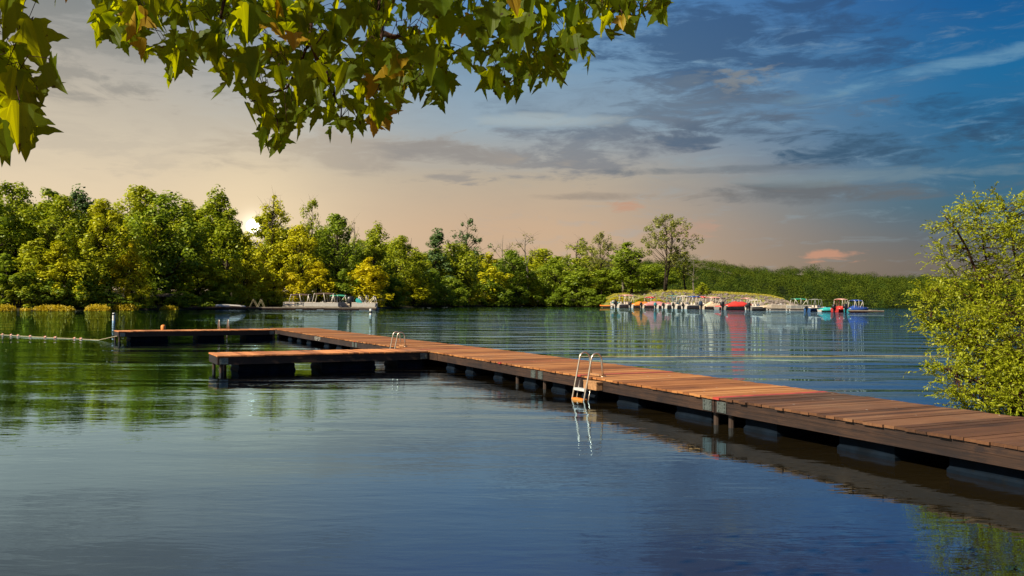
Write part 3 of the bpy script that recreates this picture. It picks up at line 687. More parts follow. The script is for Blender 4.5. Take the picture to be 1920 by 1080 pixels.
# front row of shrubs and young growth along the water
B = [ # px, top, metres back, width px, kind, seed, leaves, label
 (12, 470, 6, 90, 'young', 1, 'dark', 'dark young tree above the leftmost grass tuft'),
 (68, 440, 8, 90, 'young', 2, 'mid', 'leafy young tree over the gap between the first two grass tufts'),
 (112, 448, 6, 84, 'young', 3, 'yel', 'yellow-lit young tree above the widest grass tuft'),
 (158, 430, 7, 80, 'young', 1, 'mid', 'green young tree over the right end of the widest grass tuft'),
 (36, 510, 4, 70, 'bush', 1, 'mid', 'green shrub hanging over the water near the left edge'),
 (92, 520, 4, 80, 'bush', 2, 'dark', 'dark shrub behind the widest grass tuft'),
 (150, 515, 4, 70, 'bush', 3, 'dark', 'dark shrub between the widest grass tuft and the next'),
 (248, 450, 7, 66, 'young', 2, 'gold', 'golden young tree glowing behind the white can buoy'),
 (262, 540, 3.5, 52, 'bush', 1, 'yel', 'rounded yellow-green shrub at the water, right of the can buoy'),
 (205, 545, 4, 70, 'bush', 2, 'dark', 'dark low shrub behind the can buoy'),
 (345, 545, 3, 60, 'bush', 3, 'dark', 'low dark shrub where the shore dock begins'),
 (366, 448, 12, 96, 'young', 3, 'yel', 'yellow-green tree right of the brown shelter'),
 (418, 500, 7, 60, 'young', 1, 'mid', 'green young tree behind the overturned canoes'),
 (400, 545, 5, 70, 'bush', 1, 'dark', 'dark green shrub behind the overturned canoes'),
 (478, 480, 10, 70, 'young', 2, 'gold', 'golden young tree below the low sun behind the bare frames'),
 (510, 545, 4, 60, 'bush', 2, 'mid', 'low green shrub behind the bare trestle frames'),
 (548, 510, 3, 76, 'bush', 3, 'gold', 'brilliant yellow shrub leaning over the left pontoon boat'),
 (592, 488, 9, 76, 'young', 3, 'gold', 'golden bushy tree above the pontoon boat frames'),
 (640, 500, 7, 60, 'young', 1, 'dark', 'dark bushy tree behind the green canopy'),
 (738, 535, 3, 40, 'bush', 1, 'mid', 'small green shrub right of the rightmost pontoon boat'),
 (742, 558, 1.5, 26, 'bush', 2, 'gold', 'small golden shrub at the waterline right of the pontoon boats'),
 (730, 505, 8, 60, 'young', 2, 'dark', 'dark young tree just right of the golden bushy tree'),
 (775, 510, 6, 66, 'young', 3, 'yel', 'yellow-green young tree below the leafless treetop'),
 (810, 500, 6, 66, 'young', 1, 'dark', 'dark young tree below the plumed tree'),
 (846, 520, 4, 70, 'bush', 3, 'dark', 'dark shrub below the ragged dark tops'),
 (872, 500, 7, 56, 'young', 2, 'yel', 'yellow-topped young tree under the ragged dark tops'),
 (922, 556, 1.5, 20, 'bush', 1, 'gold', 'little golden shrub at the waterline in the middle shore'),
 (915, 520, 4, 76, 'bush', 1, 'dark', 'wide dark shrub behind the little golden one'),
 (960, 530, 4, 70, 'bush', 2, 'dark', 'dark shrub below the forked bare tree'),
 (985, 505, 8, 60, 'young', 3, 'mid', 'green young tree below the forked bare branches'),
 (1008, 535, 4, 60, 'bush', 3, 'yel', 'olive shrub right below the low canopy'),
 (1050, 538, 3, 70, 'bush', 1, 'dark', 'dark shrub overhanging the water left of the marina'),
 (1102, 540, 3, 60, 'bush', 2, 'dark', 'dark green shrub at the corner of the shore beside the kayak'),
 (1126, 552, 2, 36, 'bush', 3, 'dark', 'small dark shrub right behind the yellow kayak'),
]
B += [(288, 528, 14, 60, 'bush', 2, 'dark', 'dark shrub behind the trunks left of the brown shelter'), (326, 520, 16, 70, 'bush', 1, 'mid', 'green shrub behind the brown shelter'), (358, 530, 15, 60, 'bush', 3, 'dark', 'dark shrub right behind the brown shelter, away from the water')]
for px, top, k, w, kind, seed, mt, lab in B: tree(px, top, S(px, k), w, kind, seed, mt, lab, 'shrubs and young trees along the waterline')
for px, top, k, w, mt, lab in [(1162, 556, 5, 46, 'gold', 'golden shrub on the bank behind the teal panelled pontoon'), (1205, 558, 4, 44, 'yel', 'yellow-green shrub on the bank behind the orange boat cover'),
                               (1228, 560, 3, 40, 'gold', 'golden shrub on the bank behind the rose boat cover'), (1325, 566, 2, 26, 'yel', 'small yellow-green shrub on the bank behind the tan cover'), (1272, 566, 2, 40, 'dark', 'dark shrub at the foot of the tall cottonwood')]:
    tree(px, top, emb_d(px)+k, w, 'bush', rnd.randint(1, 3), mt, lab, 'shrubs on the rocky bank', emb_z(px, k))
# trees deeper in the wood, glimpsed between the nearer trunks
for i in range(46):
    px = -60+i*27+rnd.uniform(-8, 8)
    if 462 < px < 488: continue
    top = float(np.interp(px, [0, 100, 200, 270, 400, 440, 475, 520, 600, 700, 770, 850, 920, 1000, 1060, 1130, 1200], [372, 378, 388, 372, 380, 420, 470, 420, 420, 440, 466, 450, 464, 474, 472, 474, 500]))+rnd.uniform(0, 26)
    tree(px, top, S(px, 44+rnd.uniform(0, 22)), rnd.uniform(75, 110), rnd.choice(['broad', 'tall']), rnd.randint(1, 3), rnd.choice(['dark', 'dark', 'mid']), 'leafy tree deep in the shore wood, glimpsed between the nearer trees', 'trees deep in the shore wood')
# grass tufts at the water's edge
def tuft(px, w, h, label):
    D = S(px, -.3)-.6; x = (px-960)/F*D; wm = w/F*D; hm = .8*h/F*D; n = int(300*wm)
    rs = np.random.RandomState(px); P = np.stack([rs.uniform(-1, 1, n)*wm/2, rs.uniform(-1, 1, n)*.9, rs.uniform(0, 1, n)**1.1], 1)
    P[:, 2] = .02+P[:, 2]*hm*np.sqrt(np.maximum(.02, 1-(2*P[:, 0]/wm)**4))*(.7+.5*rs.uniform(0, 1, n))
    nn = rs.normal(size=(n, 3))*.8; nn[:, 1] -= .5; nn[:, 2] += .5
    V, Q = leaf_cloud(P, nn, .16, .35, rs, -1.2)
    me = np_mesh('grass_tuft', V, Q); me.materials.append(M['grass']); o = link(bpy.data.objects.new('grass_tuft', me)); o.location = (x, D, 0)
    tag(o, label, 'grass tuft', 'sunlit grass tufts along the left shore')
tuft(10, 34, 15, 'leftmost sunlit grass tuft, cut by the photo edge'); tuft(49, 12, 7, 'tiny grass tuft left of the widest one'); tuft(101, 72, 13, 'widest sunlit grass tuft on the left shore')
tuft(184, 42, 14, 'sunlit grass tuft just left of the white can buoy'); tuft(233, 44, 14, 'sunlit grass tuft just right of the white can buoy'); tuft(318, 30, 10, 'low grass tuft where the shore dock begins')
# grass blades on the bank crest
n = 16000; rs2 = np.random.RandomState(5); pp = rs2.uniform(1130, 1470, n); kk = rs2.uniform(13.6, 24, n)
P = np.array([((a-960)/F*(emb_d(a)+b), emb_d(a)+b, emb_z(a, b)+.1) for a, b in zip(pp, kk)])
nn = rs2.normal(size=(n, 3))*.6; nn[:, 1] -= .6; nn[:, 2] += .6
V, Q = leaf_cloud(P, nn, .24, .4, rs2, -1.); me = np_mesh('bank_grass', V, Q); me.materials.append(M['bankblade'])
tag(link(bpy.data.objects.new('bank_grass', me)), 'sunlit yellow grass along the top of the bank', 'grass', kind='stuff')
# ------------------------------------------------------------------ wooded hill across the lake
HX = [1080, 1200, 1290, 1400, 1500, 1600, 1720, 1900, 2300]; HY = [492, 484, 490, 499, 506, 513, 521, 530, 545]
def hill_top(px, D): return H+(hor(px)-np.interp(px, HX, HY))*D/F-6.5
def hill_z(px, k):
    if k < 0: return -2.
    f = min(1, k/330.); D = 385+k
    return float(max(.2, hill_top(px, 715)*(f**.85)+2.2*math.sin(px*.03+k*.02)*f))
me = strip_mesh('hill', np.linspace(1080, 2400, 80), [-8, 0, 4, 30, 80, 150, 220, 290, 330, 420], hill_z, lambda px: 385+0*px); me.materials.append(M['hillsoil'])
tag(link(bpy.data.objects.new('hill', me)), 'low wooded hill across the lake on the right', 'hill', kind='structure')
def forest(name, gap, pr, kr, d0, zf, rad, nl, ls, mat, label, seed):
    rs = np.random.RandomState(seed); PP = []; NN = []
    cells = []; D = d0+kr[0]
    while D < d0+kr[1]:
        st = rad*1.45/D*F
        cells += [(px+rs.uniform(-.45, .45)*st, D-d0+rs.uniform(-.5, .5)*gap*.9) for px in np.arange(pr[0], pr[1], st)]; D += gap
    for px, k in cells:
        D = d0+k; z = zf(px, k); r = rad*rs.uniform(.7, 1.3); hh = r*rs.uniform(.75, 1.1)
        c = np.array(((px-960)/F*D, D, z+1.5+hh*.6+rs.uniform(-.9, 1.3)))
        for j in range(3):
            o = rs.normal(size=3)*np.array((r*.34, r*.34, hh*.14)); p, nn = clump_points(rs, c+o, r*.78, nl//3, .8, .2, .2); PP.append(p); NN.append(nn)
        if k < 12:
            p, nn = clump_points(rs, c*np.array((1, 1, 0))+np.array((0, -2, z+r*.5)), r*.9, nl//3, .8); PP.append(p); NN.append(nn)
    V, Q = leaf_cloud(np.concatenate(PP), np.concatenate(NN), ls, .6, rs); me = np_mesh(name, V, Q); me.materials.append(M[mat])
    tag(link(bpy.data.objects.new(name, me)), label, 'forest', kind='stuff')
forest('hill_forest', 23., (1130, 2060), (0, 335), 385, hill_z, 5.4, 480, .33, 'l_hill', 'dense green forest covering the hill across the lake', 4)
def ridge_z(px, k): return float(H+(hor(px)-np.interp(px, [1500, 1640, 1700, 1800, 2300], [525, 516, 517, 521, 535]))*1300/F-9)
forest('ridge_forest', 14., (1480, 2200), (0, 60), 1300, lambda px, k: ridge_z(px, k)-(60-k)*.25, 7., 70, 1.1, 'l_ridge', 'dark far forest ridge showing above the right end of the hill', 9)
me = strip_mesh('far_hill', np.linspace(1400, 2400, 30), [-100, -60, 0, 60, 140], lambda px, k: max(-1., ridge_z(px, k)-abs(60-k)*.25), lambda px: 1300+0*px); me.materials.append(M['hillsoil'])
tag(link(bpy.data.objects.new('far_hill', me)), 'far ridge beyond the wooded hill', 'hill', kind='structure')
# ------------------------------------------------------------------ boats
def bx(mb, c, h): mb.box(c, h)
def hull_secs(L, Bm, h, n=11):
    secs = []
    for i in range(n):
        t = i/(n-1); x = -L/2+L*t; k = max(0., 1-max(0., (t-.45)/.55)**2.3)
        b = Bm/2*(.90+.10*min(1, t*3))*k+.015; sh = h*(1+.32*t*t); ke = -.32+.42*max(0, (t-.6)/.4)**2
        secs.append([(x, -b, sh), (x, -b*.97, sh-.12), (x, -b*.86, .04+.3*max(0, t-.7)), (x, 0, ke), (x, b*.86, .04+.3*max(0, t-.7)), (x, b*.97, sh-.12), (x, b, sh)])
    return secs
def motor(root, x, y, mat, s=1.):
    m = MB(); z0 = .55*s
    m.loft([[(x+a*q*s, y+b*q*s, z) for a, b in ((-.34, -.15), (-.26, -.22), (.16, -.22), (.22, -.12), (.22, .12), (.16, .22), (-.26, .22), (-.34, .15))] for z, q in ((z0, .8), (z0+.12*s, 1.), (z0+.42*s, 1.), (z0+.60*s, .8), (z0+.66*s, .45))], True, True)
    o = part('outboard_motor', m, M[mat], root, True, True)
    l = MB(); l.box((x-.02*s, y, .2*s), (.10*s, .06*s, .36*s)); l.box((x-.05*s, y, -.22*s), (.2*s, .05*s, .08*s)); l.box((x+.2*s, y, .5*s), (.1*s, .12*s, .10*s)); part('motor_leg', l, M['black'], o, False, True)
def bimini(root, x0, x1, w, zb, zt, mat, frame='rail', folded=False, r=.045):
    f = MB(); xm = (x0+x1)/2; ln = (x1-x0)
    tops = [x0, xm, x1]
    for xt, xb in zip(tops, (xm-.12*ln, xm, xm+.12*ln) if not folded else (x0-.3, xm+.3, x1-.2)):
        zt2 = zt-(.10 if xt != xm else 0)
        f.tube([(xb, -w/2, zb), (xt, -w/2, zt2-.18), (xt, -w/2+.16, zt2-.03), (xt, w/2-.16, zt2-.03), (xt, w/2, zt2-.18), (xb, w/2, zb)], r, 5)
    for y in (-w/2, w/2): f.tube([(x0-.1*ln, y, zb), (x0, y, zt-.3)], r*.8, 4); f.tube([(x1+.1*ln, y, zb), (x1, y, zt-.3)], r*.8, 4)
    part('canopy_frame', f, M[frame], root, True, True)
    if mat:
        c = MB(); secs = []
        for i in range(9):
            t = i/8; x = x0-.08+(ln+.16)*t; zz = zt-.12*(2*t-1)**2+(.0 if not folded else .02*math.sin(i*3))
            up = [(x, -w/2-.03, zz-.20), (x, -w/2+.1, zz-.05), (x, -w/4, zz+.02), (x, 0, zz+.04), (x, w/4, zz+.02), (x, w/2-.1, zz-.05), (x, w/2+.03, zz-.20)]
            secs.append(up+[(a, b*.98, d-.05) for a, b, d in reversed(up)])
        c.loft(secs, True, True); part('canopy', c, M[mat], root, True, True)
def cover(root, L, Bm, h, x0, x1, peak, mat, pk=.45):
    c = MB(); secs = []; n = 14
    for i in range(n):
        t0 = i/(n-1); x = x0+(x1-x0)*t0; t = (x+L/2)/L; k = max(0., 1-max(0., (t-.45)/.55)**2.3); b = Bm/2*(.93+.1*min(1, max(0, t)*3))*k+.05; sh = h*(1+.32*t*t)
        g = max(0., 1-abs((t0-pk)/(pk if t0 < pk else 1-pk))**1.4); z = peak*g*(.85+.15*math.cos(t0*19))
        e = .02 if 0 < i < n-1 else .0
        secs.append([(x, -b, sh-.20), (x, -b-e, sh+.02), (x, -b*.72, sh+.1+z*.55), (x, -b*.2, sh+.12+z), (x, b*.2, sh+.12+z), (x, b*.72, sh+.1+z*.55), (x, b+e, sh+.02), (x, b, sh-.20)])
    c.loft(secs, False, True); part('cover', c, M[mat], root, True, True)
def SZ(px): return float(np.interp(px, [1120, 1180, 1300, 1400, 1500, 1600], [1.55, 1.6, 1.5, 1.3, 1.15, 1.1])) if px > 1000 else 1.12
def pos(px, D): return ((px-960)/F*D, D, 0.)
def motorboat(px, D, L, hd, hull, label, cov=None, peak=.5, cx=(-.46, .40), bim=None, bw=None, mot='black', ms=1., seats=True, screen=True, group='motor boats at the marina', h=.72, Bm=2.3, bz=2.1, fold=False):
    o = thing('motorboat', label, 'boat', pos(px, D), R(hd), group); o.scale = (SZ(px),)*3
    m = MB(); s = hull_secs(L, Bm, h); m.loft(s); m.add(s[0], [tuple(range(7))]); part('hull', m, M[hull], o, True, True)
    d = MB(); d.loft([[(q[0][0], q[0][1]*.97, q[0][2]-.10), (q[0][0], 0, q[0][2]-.04), (q[0][0], -q[0][1]*.97, q[0][2]-.10)] for q in s]); part('deck', d, M['h_white'], o, False, True)
    r = MB(); r.tube([q[0] for q in s], .05, 5); r.tube([q[6] for q in s], .05, 5); part('gunwale', r, M['rail'], o, True, True)
    if cov: cover(o, L, Bm, h, L*cx[0], L*cx[1], peak, cov)
    else:
        w = MB(); w.loft([[(L*.10, -Bm*.42, h+.1), (L*.16, -Bm*.2, h+.12), (L*.16, Bm*.2, h+.12), (L*.10, Bm*.42, h+.1)], [(L*.04, -Bm*.38, h+.55), (L*.09, -Bm*.18, h+.58), (L*.09, Bm*.18, h+.58), (L*.04, Bm*.38, h+.55)], [(L*.04-.03, -Bm*.37, h+.55), (L*.09-.03, -Bm*.17, h+.58), (L*.09-.03, Bm*.17, h+.58), (L*.04-.03, Bm*.37, h+.55)], [(L*.10-.04, -Bm*.41, h+.1), (L*.16-.04, -Bm*.19, h+.12), (L*.16-.04, Bm*.19, h+.12), (L*.10-.04, Bm*.41, h+.1)]], False, True)
        part('windscreen', w, M['h_blue'], o, False, True)
        for y in (-.5, .5):
            q = MB(); q.box((-L*.05, y, h+.02), (.25, .26, .12)); q.box((-L*.05-.24, y, h+.32), (.07, .26, .24)); part('seat', q, M['seat'], o, False, True)
        q = MB(); q.box((-L*.40, 0, h+.05), (.28, Bm*.38, .16)); part('stern_bench', q, M['seat'], o, False, True)
    if bim: bimini(o, -L*.26, L*.10, Bm*.86, h, bz, bim if bim != 'none' else None, bw or 'rail', fold)
    if mot: motor(o, -L/2-.22, 0, mot, ms)
    return o
def pontoon(px, D, L, hd, panel, label, can=None, cpos=(-.3, .2), frame='rail', mot='black', ms=1.1, group='pontoon boats', zt=2.75, open_rails=False, fold=False, furn=True):
    o = thing('pontoon_boat', label, 'boat', pos(px, D), R(hd), group); W = 2.5; o.scale = (SZ(px),)*3
    for y in (-.85, .85):
        m = MB(); m.tube([(-L/2, y, .08), (-L/2+.15, y, .08), (L/2-.9, y, .08), (L/2-.35, y, .14), (L/2, y, .24)], [.26, .31, .31, .22, .05], 10); part('pontoon', m, M['h_grey'], o, True, True)
    m = MB(); m.box((-.1, 0, .47), (L/2-.15, W/2, .07)); part('platform', m, M['dockgrey'], o, False, True)
    fn = MB(); rl = MB(); x0, x1 = -L/2+.25, L/2-.5; k = max(3, int(L/1.1))
    for y in (-W/2+.06, W/2-.06):
        for i in range(k+1):
            x = x0+(x1-x0)*i/k; rl.tube([(x, y, .54), (x, y, 1.22)], .03, 4)
        for z in ((.62, .92, 1.22) if open_rails else (.60, 1.22)): rl.tube([(x0, y, z), (x1, y, z)], .035, 4)
        fn.box(((x0+x1)/2, y*1.0, .90), ((x1-x0)/2-.02, .012, .27 if not open_rails else .10))
    for x in (x0, x1):
        rl.tube([(x, -W/2+.06, 1.22), (x, W/2-.06, 1.22)], .035, 4); fn.box((x, 0, .90), (.012, W/2-.1, .27 if not open_rails else .10))
    part('fence', fn, M[panel], o, False, True); part('rail', rl, M['rail'], o, False, True)
    if furn:
        for x, l in ((-L*.33, .6), (L*.25, .8)):
            for y in (-.8, .8):
                q = MB(); q.box((x, y, .74), (l, .3, .2)); q.box((x, y*1.32, 1.08), (l, .10, .24)); part('bench', q, M['seat'], o, False, True)
        q = MB(); q.box((-.2, .6, .95), (.35, .4, .42)); q.box((-.1, .6, 1.45), (.08, .36, .12)); part('console', q, M['h_white'], o, False, True)
    if can is not None: bimini(o, L*cpos[0], L*cpos[1], W*.94, 1.22, zt, can or None, frame, fold, .055)
    if mot: motor(o, -L/2-.1, 0, mot, ms)
    return o
# --- the four pontoon boats along the shore dock on the left
GP = 'pontoon boats along the shore dock'
pontoon(566, 168.5, 6.4, 1, 'c_navy', 'leftmost pontoon boat with open rails under a folded dark canopy frame', 'c_brown', (-.26, .22), mot='', group=GP, open_rails=True, fold=True, zt=2.75)
pontoon(606, 166.5, 6.6, 1, 'h_white', 'pale pontoon boat with a dark folded canopy, between the open-railed and the green canopied ones', 'c_brown', (-.20, .30), mot='', group=GP, fold=True, zt=2.95)
pontoon(643, 169.5, 4.9, 2, 'c_tan', 'pontoon boat under the green canopy', 'c_green', (-.42, .12), mot='', open_rails=True, group=GP, zt=2.65)
po = pontoon(685, 165.5, 4.7, 1, 'h_white', 'rightmost pale pontoon boat with a turquoise cloth hanging from its frame', 0, (-.20, .34), mot='black', ms=2.0, group=GP, zt=2.55)
m = MB(); m.loft([[(-1.35, -1.2, 1.3), (-.35, -1.2, 1.25), (-.3, -1.15, 1.22)], [(-1.5, -1.22, 1.7), (-.6, -1.22, 1.62), (-.5, -1.15, 1.6)], [(-1.3, -1.2, 2.1), (-1.0, -1.2, 2.0), (-.9, -1.1, 1.95)]], True, True); part('cloth', m, M['c_teal'], po, False, True)
# --- the marina
motorboat(1178, 284, 5.6, 24, 'h_white', 'white cabin boat under a cream and orange canopy at the left end of the marina', bim='c_pink', bz=2.75, mot='black', ms=1.3, Bm=2.5)
motorboat(1205, 280, 5.4, 20, 'h_white', 'white boat under a bright orange cover', 'c_orange', .55, mot='black', ms=1.0)
motorboat(1231, 275, 6.4, 16, 'h_tan', 'cream boat under a rose cover, right of the orange covered one', 'c_rose', .65, mot='black', ms=1.0)
motorboat(1250, 267, 4.6, 18, 'h_white', 'small white boat with a rose cover and a teal outboard', 'c_rose', .35, mot='h_teal', ms=1.0)
motorboat(1267, 262, 5.4, 24, 'h_white', 'white open boat with a turquoise canopy hoop', bim='none', bw='h_teal', bz=2.7, mot='black', ms=.95)
motorboat(1285, 257, 5.2, 24, 'h_white', 'white open boat with bare pale canopy hoops', bim='none', bw='rail', bz=2.65, mot='black', ms=.95)
motorboat(1304, 252, 5.4, 24, 'h_white', 'white open boat under a small blue canopy', bim='c_blue', bz=2.6, mot='black', ms=.95)
motorboat(1341, 244, 6.0, 18, 'h_tan', 'boat under a tan cover with a big dark blue outboard', 'c_tan', .85, mot='c_navy', ms=1.35, bim='c_pink', bz=2.55)
motorboat(1362, 238, 4.6, 20, 'h_grey', 'grey boat at the left side of the big red cover', 'c_red', .30, mot='', h=.62)
motorboat(1386, 232, 7.0, 14, 'h_grey', 'large grey boat under a peaked bright red cover', 'c_red', .85, mot='black', ms=1.4, h=.85, Bm=2.5)
motorboat(1431, 218, 5.6, 8, 'h_grey', 'long low grey aluminium boat with an open tan interior', 'c_tan', .15, cx=(-.1, .3), mot='black', ms=1.3, h=.75)
pontoon(1467, 213, 6.2, 4, 'h_tan', 'tan pontoon boat without canopy beside the low aluminium boat', None, mot='', group='pontoon boats at the marina')
pontoon(1500, 207, 5.4, 4, 'c_grey', 'grey pontoon boat under a green canopy at the marina', 'c_green', (-.28, .18), mot='', group='pontoon boats at the marina', zt=2.7)
motorboat(1531, 201, 5.0, 24, 'h_blue', 'blue and white boat with bare dark canopy frames', bim='none', bw='c_grey', bz=2.6, mot='black', ms=1.0)
motorboat(1552, 194, 3.6, 10, 'h_white', 'small low white boat under a turquoise cover', 'c_teal', .42, mot='', h=.45, Bm=1.9)
motorboat(1579, 190, 4.4, 30, 'h_red', 'red boat with a bright red cover and a red canopy above', 'c_red', .42, mot='black', ms=1.3, bim='c_pink', bz=2.7)
motorboat(1608, 184, 4.8, 12, 'h_teal', 'boat wrapped in a dark blue cover with a blue canopy at the marina', 'c_blue', .6, mot='black', ms=1.4, bim='c_blue', bz=2.5)
motorboat(1318, 262, 4.6, 40, 'h_white', 'white boat in the second row under a narrow red and white canopy', bim='c_red', bz=2.6, mot='')
motorboat(1352, 258, 4.6, 40, 'h_white', 'white boat in the second row with a dark red canopy behind the tan cover', bim='c_brown', bz=2.5, mot='')
motorboat(1402, 243, 4.6, 30, 'h_white', 'white boat in the second row with a pink canopy behind the big red cover', bim='c_pink', bz=2.6, mot='')
motorboat(1222, 289, 4.6, 36, 'h_white', 'white boat in the second row with a red canopy behind the rose cover', bim='c_red', bz=2.4, mot='')
motorboat(1418, 226, 4.2, 20, 'h_white', 'small white boat with bare pale frames right of the big red cover', bim='none', bz=2.2, mot='black')
pontoon(1156, 288, 4.6, 80, 'h_teal', 'pontoon boat with teal end panels at the left end of the marina', None, mot='', group='pontoon boats at the marina')
kx = pos(1137, 290); k = MB(); s = []
for i in range(11):
    t = i/10; x = -2.2+4.4*t; w = .42*math.sin(math.pi*min(1, max(0, .06+.88*t)))**.7; s.append([(kx[0]+x, kx[1]+w*math.cos(a)+.0, .62+.26*math.sin(a)*(1 if math.sin(a) < 0 else .8)+.12*(2*t-1)**4) for a in [2*math.pi*j/8 for j in range(8)]])
k.loft(s, True, True); tag(part('kayak', k, M['c_orange'], None, True), 'yellow orange kayak lying on the small grey dock', 'kayak')
# --- docks the boats lie at
def low_dock(p0, p1, w, z, label, mat, name='mooring_dock'):
    a, b = Vector(pos(*p0)), Vector(pos(*p1)); u = (b-a).normalized(); ln = (b-a).length; rz = math.atan2(u.y, u.x); n = Vector((-u.y, u.x, 0))
    o = thing(name, label, 'dock', tuple(a)); r3 = Matrix.Rotation(rz, 3, 'Z')
    d = MB(); k = int(ln/3)
    for i in range(k): d.box(a+u*(ln*(i+.5)/k)+Vector((0, 0, z+rnd.uniform(-.02, .02))), (ln/k/2-.02, w/2, .05), r3)
    part('decking', d, M[mat], o)
    s = MB(); s.box(a+u*(ln/2)-n*(w/2-.1)+Vector((0, 0, z-.19)), (ln/2, .06, .13), r3); s.box(a+u*(ln/2)+n*(w/2-.1)+Vector((0, 0, z-.19)), (ln/2, .06, .13), r3); part('edge_beam', s, M['fascia'], o)
    for i in range(int(ln/4)):
        f = MB(); f.box(a+u*(4*i+2)+Vector((0, 0, z-.45)), (1.3, w/2-.25, .16), r3); part('float', f, M['float'], o)
    return o
low_dock((1132, 296), (1160, 291), 3., .45, 'small grey dock at the left end of the marina under the kayak', 'dockgrey')
low_dock((1185, 290), (1640, 191), 1.8, .5, 'long grey dock behind the row of moored boats', 'dockgrey')
low_dock((1590, 182.5), (1657, 180.5), 1.8, .45, 'dark dock end reaching out past the blue covered boat', 'dockgrey')
low_dock((345, 153.5), (480, 161), 2., .45, 'brown plank dock along the left shore under the canoes', 'brownplank', 'shore_dock')
low_dock((480.5, 161), (706, 163), 1.7, .42, 'grey floating dock along which the four pontoon boats lie', 'dockgrey', 'shore_dock')
# --- things on the shore dock
def canoe(px, D, L, rz, z, label, tilt):
    o = MB(); s = []
    for i in range(13):
        t = i/12; x = -L/2+L*t; w = .46*math.sin(math.pi*(.03+.94*t))**.6; e = .14*(2*t-1)**4
        ar = [math.pi*j/6 for j in range(7)]; s.append([(x, w*math.cos(a), .38*math.sin(a)-e) for a in ar]+[(x, w*.9*math.cos(a), .33*math.sin(a)-e-.02) for a in reversed(ar)])
    o.loft(s, True, True); q = part('canoe', o, M['h_white'], None, True); x, y, _ = pos(px, D); q.location = (x, y, z); q.rotation_euler = (tilt, R(3), R(rz)); tag(q, label, 'canoe', 'overturned canoes on the shore dock')
canoe(419, 157, 3.6, 58, .58, 'pale overturned canoe seen nearly end on, left of its neighbour', .25)
canoe(437, 158.5, 4.6, 18, .55, 'pale overturned canoe lying longer side on, right of its neighbour', -.2)
def trestle(px, label, s):
    x, y, _ = pos(px, 162); o = MB()
    for dy in (-.4, .4):
        o.tube([(x-.75*s, y+dy, .46), (x+.05*s, y+dy, 2.0)], .03, 5); o.tube([(x+.85*s, y+dy, .46), (x+.02*s, y+dy, 1.9)], .03, 5)
    o.tube([(x+.03*s, y-.45, 1.98), (x+.03*s, y+.45, 1.98)], .03, 5); tag(part('trestle', o, M['rope']), label, 'trestle', 'bare trestle frames on the shore dock')
trestle(476, 'bare pale trestle frame on the shore dock, the taller left one', .9); trestle(490, 'bare pale trestle frame on the shore dock, the right one', -.8)
# brown shelter among the trunks
D = S(322, 8); o = thing('shelter', 'low dark brown plank shelter under the trees by the shore', 'shelter', ((322-960)/F*D, D, .6))
m = MB(); m.loft([[(-2.4, -1.5, 1.7), (-2.4, 0, 2.3), (-2.4, 1.5, 1.7), (-2.4, 1.5, 1.6), (-2.4, 0, 2.18), (-2.4, -1.5, 1.6)], [(2.4, -1.5, 1.7), (2.4, 0, 2.3), (2.4, 1.5, 1.7), (2.4, 1.5, 1.6), (2.4, 0, 2.18), (2.4, -1.5, 1.6)]], True, True); part('roof', m, M['darkplank'], o, False, True)
for sx in (-2.1, 1.6):
    for sy in (-1.2, 1.2): m = MB(); m.box((sx, sy, .6), (.08, .08, 1.1)); part('post', m, M['darkplank'], o, False, True)
m = MB(); m.box((0, 1.25, .7), (2.0, .05, .7)); part('back_wall', m, M['darkplank'], o, False, True)
